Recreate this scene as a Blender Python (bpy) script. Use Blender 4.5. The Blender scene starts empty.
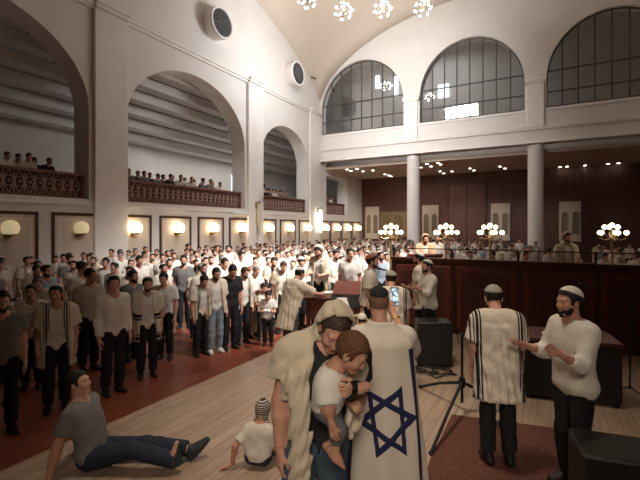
import bpy, bmesh, math, random
import numpy as np
from mathutils import Vector, Matrix

random.seed(7)
RNG = np.random.default_rng(7)
S = bpy.context.scene
C = S.collection
R = math.radians
PI = math.pi

# ------------------------------------------------------------------ camera, light, exposure
YAW = 29.0                      # the view is turned 29 degrees from the hall's long axis (+Y)
FPX = 415.0                     # focal length in pixels of a 640 px wide frame
CAMZ = 2.48
HOR = 228.0
cam_d = bpy.data.cameras.new('camera')
cam = bpy.data.objects.new('camera', cam_d)
C.objects.link(cam)
cam.location = (0, 0, CAMZ)
cam.rotation_euler = (R(90), 0, R(YAW))
cam_d.sensor_width = 36
cam_d.lens = 36 * FPX / 640
cam_d.shift_y = -(240 - HOR) / 640
cam_d.clip_start = 0.05
cam_d.clip_end = 200
S.camera = cam

S.view_settings.view_transform = 'Standard'
S.view_settings.look = 'None'
S.view_settings.gamma = 1
S.view_settings.use_curve_mapping = False
S.view_settings.exposure = 0.0

wd = bpy.data.worlds.new('world')
S.world = wd
wd.use_nodes = True
wd.node_tree.nodes['Background'].inputs[0].default_value = (0.9, 0.85, 0.8, 1)
wd.node_tree.nodes['Background'].inputs[1].default_value = 0.03


def area_light(name, loc, size, power, color=(1, .9, .78), target=None, spread=180, sy=None):
    d = bpy.data.lights.new(name, 'AREA')
    d.energy = power
    d.color = color
    d.size = size
    if sy:
        d.shape = 'RECTANGLE'
        d.size_y = sy
    d.spread = R(spread)
    o = bpy.data.objects.new(name, d)
    o.location = loc
    if target is not None:
        v = Vector(target) - Vector(loc)
        o.rotation_euler = v.to_track_quat('-Z', 'Y').to_euler()
    C.objects.link(o)
    return o


# added fill lights without fixtures for the front hall; near side bays left dark
CHP = 18.0
area_light('vault_fill', (-6, 16, 10.0), 5, 560, (1, .94, .87), (-8, 20, 20), 130)
area_light('wall_fill', (-8, 19.0, 10.5), 3, 185, (1, .98, .97), (-14.3, 17.5, 11.0), 110, 3)
area_light('crowd_fill', (-5.5, 14, 13.8), 5, 400, (1, .95, .92), (-9.5, 18, 0), 60, 5)
area_light('front_row_fill', (0.5, 8, 10.5), 3, 520, (1, .94, .89), (-7.2, 10.5, 1), 46)
area_light('end_wall_fill', (-7, 13, 12.0), 3, 400, (1, .95, .92), (-9.0, 25.8, 8.0), 80)
area_light('rear_fill', (-8, 29.5, 6.5), 6, 130, (1, .9, .8), None, 170, 4)
area_light('light_upper_room', (-8, 28.5, 15.2), 6, 260, (.95, .95, 1), None, 170, 3)
area_light('light_gallery', (-17.6, 19, 7.1), 2, 170, (1, .96, .92), None, 160, 9)
area_light('stage_fill', (-2.2, 3.5, 9.5), 1.2, 48, (1, .84, .66), (-2.2, 5.0, 0), 50)  # added overhead fill for the foreground, not a fixture of the stage
area_light('front_fill', (1.2, -3.0, 5.2), 1.6, 17, (1, .85, .68), (-1.3, 2.6, 1.4), 45)  # added fill from behind the viewpoint to brighten the foreground figures

# ------------------------------------------------------------------ helpers
CY, SY = math.cos(R(YAW)), math.sin(R(YAW))


def at_depth(px, d, z=None, py=None):
    """world point seen at column px and forward distance d (height z or row py)"""
    l = (px - 320) / FPX * d
    if z is None:
        z = CAMZ + (HOR - py) / FPX * d
    return Vector((l * CY - d * SY, l * SY + d * CY, z))


def at_height(px, py, z):
    return at_depth(px, (CAMZ - z) * FPX / (py - HOR), z)


MATS = {}


def mat(name, col, rough=.7, var=.12, scale=8, bump=0., bscale=60, metal=0., emit=0., ecol=None, spec=.3, stretch=None, sheen=0.):
    if name in MATS:
        return MATS[name]
    m = bpy.data.materials.new(name)
    m.use_nodes = True
    nt = m.node_tree
    b = nt.nodes['Principled BSDF']
    b.inputs['Roughness'].default_value = rough
    b.inputs['Metallic'].default_value = metal
    b.inputs['Specular IOR Level'].default_value = spec
    tc = nt.nodes.new('ShaderNodeTexCoord')
    mp = nt.nodes.new('ShaderNodeMapping')
    nt.links.new(tc.outputs['Object'], mp.inputs[0])
    if stretch:
        mp.inputs['Scale'].default_value = stretch
    n = nt.nodes.new('ShaderNodeTexNoise')
    n.inputs['Scale'].default_value = scale
    n.inputs['Detail'].default_value = 5
    nt.links.new(mp.outputs[0], n.inputs['Vector'])
    r = nt.nodes.new('ShaderNodeValToRGB')
    r.color_ramp.elements[0].position = .3
    r.color_ramp.elements[1].position = .7
    a = [max(0, c * (1 - var)) for c in col]
    z = [min(1, c * (1 + var)) for c in col]
    r.color_ramp.elements[0].color = (*a, 1)
    r.color_ramp.elements[1].color = (*z, 1)
    nt.links.new(n.outputs['Fac'], r.inputs[0])
    nt.links.new(r.outputs[0], b.inputs['Base Color'])
    if sheen:
        b.inputs['Sheen Weight'].default_value = sheen
    if bump:
        n2 = nt.nodes.new('ShaderNodeTexNoise')
        n2.inputs['Scale'].default_value = bscale
        nt.links.new(mp.outputs[0], n2.inputs['Vector'])
        bp = nt.nodes.new('ShaderNodeBump')
        bp.inputs['Strength'].default_value = bump
        bp.inputs['Distance'].default_value = .02
        nt.links.new(n2.outputs['Fac'], bp.inputs['Height'])
        nt.links.new(bp.outputs[0], b.inputs['Normal'])
    if emit:
        b.inputs['Emission Color'].default_value = (*(ecol or col), 1)
        b.inputs['Emission Strength'].default_value = emit
    MATS[name] = m
    return m


def band_mat(name, base, dark, bands, axis='Z', rough=.85, absx=False, scale=1.0):
    """cloth with woven stripes at given intervals along one object axis"""
    if name in MATS:
        return MATS[name]
    m = mat(name, base, rough, .08, 12, .25, 45)
    nt = m.node_tree
    b = nt.nodes['Principled BSDF']
    src = b.inputs['Base Color'].links[0].from_socket
    tc = [n for n in nt.nodes if n.type == 'TEX_COORD'][0]
    sp = nt.nodes.new('ShaderNodeSeparateXYZ')
    nt.links.new(tc.outputs['Object'], sp.inputs[0])
    val = sp.outputs[axis]
    if absx:
        ab = nt.nodes.new('ShaderNodeMath')
        ab.operation = 'ABSOLUTE'
        nt.links.new(val, ab.inputs[0])
        val = ab.outputs[0]
    tot = None
    for lo, hi in bands:
        c = nt.nodes.new('ShaderNodeMath')
        c.operation = 'COMPARE'
        nt.links.new(val, c.inputs[0])
        c.inputs[1].default_value = (lo + hi) / 2
        c.inputs[2].default_value = (hi - lo) / 2
        if tot is None:
            tot = c.outputs[0]
        else:
            ad = nt.nodes.new('ShaderNodeMath')
            ad.operation = 'MAXIMUM'
            nt.links.new(tot, ad.inputs[0])
            nt.links.new(c.outputs[0], ad.inputs[1])
            tot = ad.outputs[0]
    mx = nt.nodes.new('ShaderNodeMix')
    mx.data_type = 'RGBA'
    nt.links.new(tot, mx.inputs[0])
    nt.links.new(src, mx.inputs[6])
    mx.inputs[7].default_value = (*dark, 1)
    nt.links.new(mx.outputs[2], b.inputs['Base Color'])
    return m


class MB:
    """collects simple shapes into one mesh"""

    def __init__(s):
        s.v, s.f, s.m = [], [], []

    def add(s, vs, fs, mi=0):
        o = len(s.v)
        s.v += [tuple(v) for v in vs]
        s.f += [tuple(i + o for i in f) for f in fs]
        s.m += [mi] * len(fs)
        return s

    def box(s, lo, hi, mi=0, M=None):
        x0, y0, z0 = lo
        x1, y1, z1 = hi
        vs = [Vector(p) for p in ((x0, y0, z0), (x1, y0, z0), (x1, y1, z0), (x0, y1, z0), (x0, y0, z1), (x1, y0, z1), (x1, y1, z1), (x0, y1, z1))]
        if M is not None:
            vs = [M @ v for v in vs]
        return s.add(vs, [(3, 2, 1, 0), (4, 5, 6, 7), (0, 1, 5, 4), (1, 2, 6, 5), (2, 3, 7, 6), (3, 0, 4, 7)], mi)

    def lathe(s, prof, n=16, M=None, mi=0, cap=True):
        vs, fs = [], []
        for r, z in prof:
            for i in range(n):
                a = 2 * PI * i / n
                vs.append(Vector((r * math.cos(a), r * math.sin(a), z)))
        for j in range(len(prof) - 1):
            for i in range(n):
                k = (i + 1) % n
                fs.append((j * n + i, j * n + k, (j + 1) * n + k, (j + 1) * n + i))
        if cap:
            fs.append(tuple(reversed(range(n))))
            fs.append(tuple(range((len(prof) - 1) * n, len(prof) * n)))
        if M is not None:
            vs = [M @ v for v in vs]
        return s.add(vs, fs, mi)

    def tube(s, pts, r, n=8, mi=0):
        pts = [Vector(p) for p in pts]
        rs = r if isinstance(r, (list, tuple)) else [r] * len(pts)
        vs, fs = [], []
        up = Vector((0, 0, 1))
        for j, p in enumerate(pts):
            t = (pts[min(j + 1, len(pts) - 1)] - pts[max(j - 1, 0)])
            t = t.normalized() if t.length > 1e-9 else Vector((0, 0, 1))
            a = t.cross(up)
            if a.length < 1e-3:
                a = t.cross(Vector((0, 1, 0)))
            a.normalize()
            b = a.cross(t)
            for i in range(n):
                q = 2 * PI * i / n
                vs.append(p + (a * math.cos(q) + b * math.sin(q)) * rs[j])
        for j in range(len(pts) - 1):
            for i in range(n):
                k = (i + 1) % n
                fs.append((j * n + i, (j + 1) * n + i, (j + 1) * n + k, j * n + k))
        fs.append(tuple(range(n)))
        fs.append(tuple(reversed(range((len(pts) - 1) * n, len(pts) * n))))
        return s.add(vs, fs, mi)

    def ball(s, c, r, n=12, mi=0, sc=(1, 1, 1)):
        prof = [(max(1e-4, math.sin(PI * j / (n // 2 + 2))) , -math.cos(PI * j / (n // 2 + 2))) for j in range(n // 2 + 3)]
        M = Matrix.Translation(Vector(c)) @ Matrix.Diagonal((r * sc[0], r * sc[1], r * sc[2], 1))
        return s.lathe(prof, n, M, mi, True)

    def mesh(s, name, mats, smooth=None):
        me = bpy.data.meshes.new(name)
        me.from_pydata(s.v, [], s.f)
        for m in (mats if isinstance(mats, (list, tuple)) else [mats]):
            me.materials.append(m)
        me.polygons.foreach_set('material_index', s.m)
        if smooth:
            me.polygons.foreach_set('use_smooth', [True] * len(me.polygons))
            me.set_sharp_from_angle(angle=R(smooth))
        me.update()
        return me

    def build(s, name, mats, parent=None, smooth=35, bevel=0):
        o = bpy.data.objects.new(name, s.mesh(name, mats, smooth))
        C.objects.link(o)
        if parent is not None:
            o.parent = parent
        if bevel:
            b = o.modifiers.new('bevel', 'BEVEL')
            b.width = bevel
            b.segments = 2
            b.limit_method = 'ANGLE'
        return o


def tag(o, label, cat, group=None, kind=None):
    o['label'] = label
    o['category'] = cat
    if group:
        o['group'] = group
    if kind:
        o['kind'] = kind
    return o


def thing(name, label, cat, loc=(0, 0, 0), rz=0, group=None):
    o = bpy.data.objects.new(name, None)
    o.empty_display_size = .2
    o.location = loc
    o.rotation_euler = (0, 0, rz)
    C.objects.link(o)
    return tag(o, label, cat, group)


def struct(name, mb, m, smooth=35, bevel=0):
    o = mb.build(name, m, None, smooth, bevel)
    o['kind'] = 'structure'
    return o


KIDS = {}


def dup(root, loc, rz=None, label=None, group=None, scale=None):
    r = root.copy()
    C.objects.link(r)
    r.location = loc
    if rz is not None:
        r.rotation_euler = (0, 0, rz)
    if scale:
        r.scale = (scale,) * 3
    if label:
        r['label'] = label
    if group:
        r['group'] = group
    if root.name not in KIDS:
        KIDS[root.name] = [(c, list(c.children)) for c in root.children]
    for ch, gs in KIDS[root.name]:
        c = ch.copy()
        C.objects.link(c)
        c.parent = r
        for g in gs:
            d = g.copy()
            C.objects.link(d)
            d.parent = c
    return r

# ------------------------------------------------------------------ materials of the hall
M_wall = mat('wall_paint', (.78, .755, .73), .75, .03, 1.2, .05, 30)
M_trim = mat('trim_paint', (.86, .83, .80), .6, .03, 2)
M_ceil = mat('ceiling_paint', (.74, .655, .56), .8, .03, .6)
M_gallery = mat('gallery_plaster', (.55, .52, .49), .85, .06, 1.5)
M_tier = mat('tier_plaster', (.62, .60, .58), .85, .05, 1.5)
M_brown = mat('brown_panelling', (.115, .052, .040), .5, .2, 1.2, stretch=(6, 6, .6))
M_frame = mat('dark_frame_wood', (.075, .035, .026), .5, .25, 6, stretch=(8, 8, 1))
M_cream = mat('cream_panel', (.68, .58, .50), .6, .04, 3)
M_lattice = mat('railing_wood', (.20, .085, .06), .45, .25, 8)
M_lattback = mat('railing_pale_wood', (.42, .27, .22), .5, .25, 30)
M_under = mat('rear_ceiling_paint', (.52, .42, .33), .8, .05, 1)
M_steel = mat('window_steel', (.09, .085, .08), .5, .15, 8)
M_black = mat('black_plastic', (.018, .017, .017), .45, .2, 20)
M_dgrille = mat('speaker_grille', (.06, .062, .065), .6, .3, 40)
M_grille2 = mat('speaker_motif', (.17, .175, .18), .6, .2, 30)
M_shade = mat('lit_sconce_glass', (1, .86, .6), .4, .02, 5, emit=7, ecol=(1, .78, .45))
M_shade_dim = mat('unlit_lamp_glass', (.62, .56, .46), .35, .12, 20)
M_bulb = mat('lit_bulb', (1, .95, .85), .4, .02, 5, emit=16, ecol=(1, .96, .9))
M_globe = mat('lit_globe', (1, .9, .68), .4, .02, 5, emit=6, ecol=(1, .84, .55))
M_brass = mat('aged_brass', (.35, .24, .12), .4, .2, 15, metal=.8)
M_down = mat('lit_downlight', (1, .96, .88), .4, .02, 5, emit=14, ecol=(1, .95, .85))
M_glow = mat('lit_window', (.9, .95, 1), .5, .02, 3, emit=4, ecol=(.85, .93, 1))


def planks(name, a, b, sx, sy, rough=.45, seam=.35):
    """boards along Y, procedural brick pattern"""
    m = bpy.data.materials.new(name)
    m.use_nodes = True
    nt = m.node_tree
    bs = nt.nodes['Principled BSDF']
    tc = nt.nodes.new('ShaderNodeTexCoord')
    mp = nt.nodes.new('ShaderNodeMapping')
    mp.inputs['Rotation'].default_value = (0, 0, R(90))
    nt.links.new(tc.outputs['Object'], mp.inputs[0])
    br = nt.nodes.new('ShaderNodeTexBrick')
    br.inputs['Scale'].default_value = 1
    br.inputs['Brick Width'].default_value = sy
    br.inputs['Row Height'].default_value = sx
    br.inputs['Mortar Size'].default_value = .004
    br.inputs['Color1'].default_value = (*a, 1)
    br.inputs['Color2'].default_value = (*b, 1)
    br.inputs['Mortar'].default_value = (*[c * seam for c in a], 1)
    br.inputs['Bias'].default_value = -.2
    nt.links.new(mp.outputs[0], br.inputs['Vector'])
    mp2 = nt.nodes.new('ShaderNodeMapping')
    mp2.inputs['Scale'].default_value = (9, .7, 1)
    nt.links.new(tc.outputs['Object'], mp2.inputs[0])
    no = nt.nodes.new('ShaderNodeTexNoise')
    no.inputs['Scale'].default_value = 2.5
    no.inputs['Detail'].default_value = 6
    nt.links.new(mp2.outputs[0], no.inputs['Vector'])
    mx = nt.nodes.new('ShaderNodeMix')
    mx.data_type = 'RGBA'
    mx.blend_type = 'MULTIPLY'
    mx.inputs[0].default_value = .55
    rp = nt.nodes.new('ShaderNodeValToRGB')
    rp.color_ramp.elements[0].position = .3
    rp.color_ramp.elements[0].color = (.55, .5, .45, 1)
    rp.color_ramp.elements[1].position = .65
    rp.color_ramp.elements[1].color = (1, 1, 1, 1)
    nt.links.new(no.outputs['Fac'], rp.inputs[0])
    nt.links.new(br.outputs['Color'], mx.inputs[6])
    nt.links.new(rp.outputs[0], mx.inputs[7])
    nt.links.new(mx.outputs[2], bs.inputs['Base Color'])
    bs.inputs['Roughness'].default_value = rough
    return m


M_floor = planks('red_parquet', (.26, .066, .033), (.18, .045, .023), .09, .5, .4)
M_stage = planks('stage_boards', (.41, .30, .22), (.36, .26, .19), .14, 2.4, .42)

# ------------------------------------------------------------------ hall dimensions
WX = -14.3          # side wall plane
WY = 25.8           # end wall (windows) plane
WC = 33.3           # rear brown wall plane
Y0 = -10.0
YC, YH = 7.9, 17.9


def zA(y):
    u = min(1, abs(y - YC) / YH)
    return 11.5 + 4.9 * (max(0, 1 - u ** 2.2)) ** .8


def zB(x):
    u = min(1, abs(x) / 14.3)
    return 11.5 + 4.9 * (max(0, 1 - u ** 3)) ** .7


def arch_wall(pos, u0, u1, z0, top, opens, th, du=.5, seg=28):
    """wall with arched openings: pos(u, z, t) maps to space; opens = (ua, ub, sill, spring, rise)"""
    mb = MB()

    def quad(a, b, c, d):
        mb.add([a, b, c, d], [(0, 1, 2, 3)])

    def col(ua, ub, za, zb, zc, zd):
        for t in (0, th):
            q = [pos(ua, za, t), pos(ub, zb, t), pos(ub, zd, t), pos(ua, zc, t)]
            quad(*(q if t == 0 else q[::-1]))

    def span(a, b):
        n = max(1, int((b - a) / du))
        for i in range(n):
            x, y = a + (b - a) * i / n, a + (b - a) * (i + 1) / n
            col(x, y, z0, z0, top(x), top(y))
    cur = u0
    for ua, ub, sill, spring, rise in opens:
        span(cur, ua)
        c, r = (ua + ub) / 2, (ub - ua) / 2
        if rise > 0:
            arc = [(c - r * math.cos(PI * i / seg), spring + rise * math.sin(PI * i / seg)) for i in range(seg + 1)]
        else:
            arc = [(ua, spring), (ub, spring)]
        for (p, q) in zip(arc, arc[1:]):
            if sill > z0:
                col(p[0], q[0], z0, z0, sill, sill)
            col(p[0], q[0], p[1], q[1], top(p[0]), top(q[0]))
            quad(pos(p[0], p[1], th), pos(q[0], q[1], th), pos(q[0], q[1], 0), pos(p[0], p[1], 0))
        for u, flip in ((ua, 0), (ub, 1)):
            q = [pos(u, sill, 0), pos(u, sill, th), pos(u, spring, th), pos(u, spring, 0)]
            quad(*(q[::-1] if flip else q))
        quad(pos(ua, sill, 0), pos(ub, sill, 0), pos(ub, sill, th), pos(ua, sill, th))
        cur = ub
    span(cur, u1)
    return mb


# floor, walls, ceiling
struct('floor', MB().box((WX - 6, Y0 - .2, -.2), (14.6, WC + .3, 0)), M_floor)
BAYS = [(-6.7, .3), (1.8, 8.9), (10.4, 17.5), (19.0, 24.1)]
SP = 6.7
struct('wall_left', arch_wall(lambda u, z, t: (WX - t, u, z), Y0, WY + .9, 0, zA,
                              [(a, b, 3.5, SP, 2.8 if b - a > 6 else 2.05) for a, b in BAYS], .9), M_wall, 30)
struct('wall_left_rear', arch_wall(lambda u, z, t: (WX - t, u, z), WY + .9, WC, 0, lambda u: 6.9,
                                   [(26.75, 30.3, 3.5, 6.3, 0)], .9), M_wall, 30)
WINS = [(-14.22, -8.2), (-7.16, -1.24), (-.16, 5.76), (6.84, 12.76)]
struct('wall_end_upper', arch_wall(lambda u, z, t: (u, WY + t, z), WX, 14.3, 7.15, zB,
                                   [(a, b, 9.05, 10.65, 3.15) for a, b in WINS], .7), M_wall, 30)
struct('wall_rear', MB().box((WX - .9, WC, 0), (14.6, WC + .3, 16)), M_brown)
struct('wall_right', MB().box((14.3, Y0, 0), (14.6, WC, 16)), M_wall)
struct('wall_back', MB().box((WX, Y0 - .2, 0), (14.3, Y0, 16)), M_brown)
cm = MB()
NX, NY = 44, 54
for j in range(NY + 1):
    for i in range(NX + 1):
        x = WX + 28.6 * i / NX
        y = Y0 + (WY - Y0 + .02) * j / NY
        cm.v.append((x, y, zA(y) + zB(x) - 11.5 + .0))
for j in range(NY):
    for i in range(NX):
        a = j * (NX + 1) + i
        cm.f.append((a, a + NX + 1, a + NX + 2, a + 1))
        cm.m.append(0)
o = struct('ceiling', cm, M_ceil, 60)
sm = o.modifiers.new('solid', 'SOLIDIFY')
sm.thickness = .15
sm.offset = -1
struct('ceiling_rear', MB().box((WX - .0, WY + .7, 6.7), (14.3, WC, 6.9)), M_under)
# women's gallery behind the arches
gm = MB()
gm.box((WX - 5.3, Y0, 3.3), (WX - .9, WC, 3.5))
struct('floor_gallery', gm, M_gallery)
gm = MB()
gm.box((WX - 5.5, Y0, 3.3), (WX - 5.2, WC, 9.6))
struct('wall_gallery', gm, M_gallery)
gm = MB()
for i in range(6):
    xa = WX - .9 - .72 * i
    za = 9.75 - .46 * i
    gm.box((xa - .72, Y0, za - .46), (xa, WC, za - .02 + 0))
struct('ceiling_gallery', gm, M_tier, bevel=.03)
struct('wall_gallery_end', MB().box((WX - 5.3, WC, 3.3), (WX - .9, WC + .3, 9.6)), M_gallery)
# room behind the arched windows
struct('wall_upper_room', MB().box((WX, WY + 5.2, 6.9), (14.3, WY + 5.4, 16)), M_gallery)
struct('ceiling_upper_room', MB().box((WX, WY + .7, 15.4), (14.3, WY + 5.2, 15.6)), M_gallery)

# mouldings
t = MB()
for (a, b) in [(Y0, BAYS[0][0] - .25)] + [(BAYS[i][0] - .25 + .0, BAYS[i][1] + .25) for i in range(4)]:
    t.box((WX, a, 10.3), (WX + .10, b, 10.42))
    t.box((WX, a, 10.42), (WX + .18, b, 10.5))
for i in range(4):
    ya = BAYS[i][1] + .25
    yb = min(ya + 1.2, WY)
    ya -= .12
    t.box((WX, ya, 10.36), (WX + .26, yb, 10.5))
    t.box((WX, ya, 10.5), (WX + .34, yb, 10.6))
struct('trim_cornice', t, M_trim)
t = MB()
for i in range(4):
    ya = BAYS[i][1] + .25
    t.box((WX, ya - .12, 0), (WX + .16, min(ya + 1.2, WY), 10.36))
struct('trim_pilaster', t, M_trim, bevel=.02)
t = MB()
t.box((WX, WY - .10, 7.9), (14.3, WY, 8.02))
t.box((WX, WY - .05, 8.9), (14.3, WY, 9.0))
t.box((WX, WY - .16, 7.15), (14.3, WY, 7.24))
t.box((WX, WY - .13, 8.02), (14.3, WY, 8.07))
struct('trim_beam', t, M_trim)
t = MB()
for x in (-7.68, -.7, 6.3, 13.2):
    t.box((x - .42, WY - .14, 8.07), (x + .42, WY, 10.45))
    t.box((x - .5, WY - .2, 10.45), (x + .5, WY, 10.55))
    t.box((x - .54, WY - .24, 10.55), (x + .54, WY, 10.72))
struct('trim_window_pier', t, M_trim, bevel=.015)
t = MB()
t.box((WX, Y0, 3.28), (WX + .05, WY, 3.36))
struct('trim_gallery', t, M_trim)

# arched windows
gl = bpy.data.materials.new('dark_window_glass')
gl.use_nodes = True
nt = gl.node_tree
nt.nodes.clear()
out = nt.nodes.new('ShaderNodeOutputMaterial')
tr = nt.nodes.new('ShaderNodeBsdfTransparent')
tr.inputs[0].default_value = (.72, .74, .74, 1)
gs = nt.nodes.new('ShaderNodeBsdfGlossy')
gs.inputs['Roughness'].default_value = .03
ns = nt.nodes.new('ShaderNodeTexNoise')
ns.inputs['Scale'].default_value = .8
bp = nt.nodes.new('ShaderNodeBump')
bp.inputs['Strength'].default_value = .02
nt.links.new(ns.outputs[0], bp.inputs['Height'])
nt.links.new(bp.outputs[0], gs.inputs['Normal'])
ms = nt.nodes.new('ShaderNodeMixShader')
ms.inputs[0].default_value = .22
nt.links.new(tr.outputs[0], ms.inputs[1])
nt.links.new(gs.outputs[0], ms.inputs[2])
nt.links.new(ms.outputs[0], out.inputs[0])


def arch_top(x, c, r, spring, rise):
    u = max(0, 1 - ((x - c) / r) ** 2)
    return spring + rise * math.sqrt(u)


for k, (a, b) in enumerate(WINS[:3]):
    c, r = (a + b) / 2, (b - a) / 2
    w = bpy.data.objects.new('window_%d' % (k + 1), None)
    C.objects.link(w)
    w['kind'] = 'structure'
    yw = WY + .26
    pane = MB()
    arc = [(c - r * math.cos(PI * i / 40), 10.65 + 3.15 * math.sin(PI * i / 40)) for i in range(41)]
    vs = [(a, yw, 9.05)] + [(x, yw, z) for x, z in arc] + [(b, yw, 9.05)]
    pane.add(vs, [tuple(range(len(vs)))])
    pane.build('window_glass', gl, w)
    fr = MB()
    nb = 8
    for i in range(1, nb):
        x = a + (b - a) * i / nb
        fr.box((x - .035, yw - .05, 9.05), (x + .035, yw + .03, arch_top(x, c, r, 10.65, 3.15)))
    for z in (9.95, 11.1):
        h = r if z <= 10.65 else r * math.sqrt(1 - ((z - 10.65) / 3.15) ** 2)
        fr.box((c - h, yw - .05, z - .035), (c + h, yw + .03, z + .035))
    fr.box((a, yw - .07, 9.05), (b, yw + .05, 9.17))
    fr.tube([(x, yw, z) for x, z in [(a, 9.05)] + arc + [(b, 9.05)]], .07, 6)
    fr.build('window_frame', M_steel, w)

# round white columns under the beam
for k, x in enumerate((-7.68, -.7, 6.3, 13.2)):
    m = MB()
    m.lathe([(.48, 0), (.48, .15), (.41, .2), (.41, 6.85), (.44, 6.9), (.44, 7.15)], 32, Matrix.Translation((x, WY + .45, 0)))
    o = struct('trim_column_%d' % (k + 1), m, M_trim)

# stage of pale boards
st = MB()
st.box((-4.35, -4.0, 0), (7.5, 13.2, .28))
struct('floor_stage', st, M_stage)

# ------------------------------------------------------------------ side wall fittings
BAYNAME = {1: 'dim near gallery bay', 2: 'big arched gallery bay', 3: 'second arched gallery bay'}
BAYNAME[4] = 'rear gallery below the beam'


def make_panel(w=1.75, h=2.75):
    root = thing('wall_panel', 'x', 'panel')
    f = MB()
    f.box((0, -w / 2, 0), (.045, -w / 2 + .1, h)).box((0, w / 2 - .1, 0), (.045, w / 2, h))
    f.box((0, -w / 2 + .1, h - .1), (.045, w / 2 - .1, h)).box((0, -w / 2 + .1, 0), (.045, w / 2 - .1, .1))
    f.build('panel_frame', M_frame, root, bevel=.008)
    p = MB()
    p.box((0, -w / 2 + .1, .1), (.02, w / 2 - .1, h - .1))
    q = p.build('panel_board', M_cream, root)
    e = MB()
    a, z0, z1 = w / 2 - .22, .22, h - .22
    for lo, hi in (((.02, -a, z0), (.03, -a + .03, z1)), ((.02, a - .03, z0), (.03, a, z1)), ((.02, -a + .03, z1 - .03), (.03, a - .03, z1)), ((.02, -a + .03, z0), (.03, a - .03, z0 + .03))):
        e.box(lo, hi)
    e.build('panel_moulding', M_trim, q)
    return root


def make_sconce(glass=None):
    root = thing('wall_sconce', 'x', 'lamp')
    m = MB()
    m.box((0, -.09, -.16), (.03, .09, .16)).tube([(.02, 0, -.12), (.1, 0, -.16), (.17, 0, -.1)], .016, 6)
    m.lathe([(.05, -.12), (.13, -.08), (.15, -.04)], 14, Matrix.Translation((.2, 0, 0)))
    m.build('sconce_bracket', M_brass, root)
    s = MB()
    s.lathe([(.09, -.05), (.2, .0), (.235, .12), (.225, .25), (.17, .34), (.06, .39)], 18, Matrix.Translation((.2, 0, -.02)))
    s.build('sconce_shade', glass or M_shade, root)
    return root


panel0 = make_panel()
sconce0 = make_sconce()
sconce1 = make_sconce(mat('dimmed_sconce_glass', (.8, .66, .45), .4, .02, 5, emit=.35, ecol=(1, .8, .45)))
used = False
PANELY = {1: [2.05 + 2.15 * k for k in range(4)], 2: [10.65 + 2.15 * k for k in range(4)], 3: [19.5 + 2.15 * k for k in range(3)]}
for bi in (1, 2, 3, 4):
    if bi < 4:
        ys = PANELY[bi]
    else:
        ys = [26.35 + 1.9 * k for k in range(4)]
    for k, y in enumerate(ys):
        nm = ['first', 'second', 'third', 'last'][k] if len(ys) == 4 else ['first', 'middle', 'last'][k]
        la = 'cream wall panel in dark frame, %s one under the %s' % (nm, BAYNAME[bi])
        ls = ('dimmed' if bi == 1 else 'glowing') + ' wall sconce on the %s cream panel under the %s' % (nm, BAYNAME[bi])
        p = panel0 if not used else dup(panel0, (0, 0, 0))
        src = sconce1 if bi == 1 else sconce0
        s = src if k == 0 and bi in (1, 2) else dup(src, (0, 0, 0))
        used = True
        p.location = (WX, y, .25)
        s.location = (WX + .02, y, 2.34)
        if bi == 5:
            p.scale = (1, .9, 1)
        tag(p, la, 'panel', 'framed cream panels along the side wall')
        tag(s, ls, 'lamp', 'sconces along the side wall')

# gallery railings
def make_railing(n, ln, label):
    root = thing(n, label, 'railing')
    m = MB()
    m.box((-.11, -ln / 2, .80), (.11, ln / 2, .90)).box((-.08, -ln / 2, 0), (.08, ln / 2, .10))
    m.box((-.07, -ln / 2, .1), (.07, -ln / 2 + .1, .8)).box((-.07, ln / 2 - .1, .1), (.07, ln / 2, .8))
    m.build('railing_frame', M_lattice, root, bevel=.01)
    b = MB()
    k = int(ln / .30)
    w = (ln - .2) / k
    for i in range(k):
        y0 = -ln / 2 + .1 + w * i
        yc = y0 + w / 2
        for sg in (-1, 1):
            b.tube([(0, yc + sg * w * .45 * math.sin(PI * j / 10), .1 + .7 * j / 10) for j in range(11)], .022, 5)
            b.tube([(.01, yc + sg * w * .40 * math.cos(PI * j / 8), .45 + .16 * math.sin(PI * j / 8) * (1 if sg > 0 else -1)) for j in range(9)], .016, 5)
        b.ball((0.02, yc, .45), .06, 8)
        b.box((-.02, y0 - .014, .1), (.02, y0 + .014, .8))
    b.build('railing_lattice', M_lattback, root)
    h = MB().box((-.05, -ln / 2 + .1, .1), (-.03, ln / 2 - .1, .8))
    h.build('railing_backing', mat('railing_dark_cloth', (.07, .03, .025), .9, .2, 10), root)
    return root


rl = make_railing('gallery_railing', 7.0, 'x')
for bi in (1, 2, 3):
    p = rl if bi == 1 else dup(rl, (0, 0, 0)) if bi == 2 else make_railing('gallery_railing', 5.1, 'x')
    p.location = (WX - .3, sum(BAYS[bi]) / 2, 3.5)
    tag(p, 'ornate brown lattice railing across the ' + BAYNAME[bi], 'railing', 'gallery railings')
p = make_railing('gallery_railing', 3.55, 'ornate brown lattice railing of the rear gallery below the beam')
p['group'] = 'gallery railings'
p.location = (WX - .3, (26.75 + 30.3) / 2, 3.5)

# lit slit window and dark door frame in the gallery
m = MB().box((0, -.18, 0), (.05, .18, 2.3))
o = m.build('slit_window', M_glow)
o.location = (WX - 5.2, 22.6, 3.9)
tag(o, 'tall narrow bright window at the back of the second arched gallery', 'window')
o = thing('gallery_door', 'dark brown door at the back of the second arched gallery', 'door', (WX - 5.2, 25.6, 3.5))
MB().box((0, -.5, 0), (.05, .5, 2.3)).build('door_leaf', M_brown, o)
MB().box((0, -.62, 0), (.09, -.5, 2.42)).box((0, .5, 0), (.09, .62, 2.42)).box((0, -.5, 2.3), (.09, .5, 2.42)).build('door_frame', M_frame, o)


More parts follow.
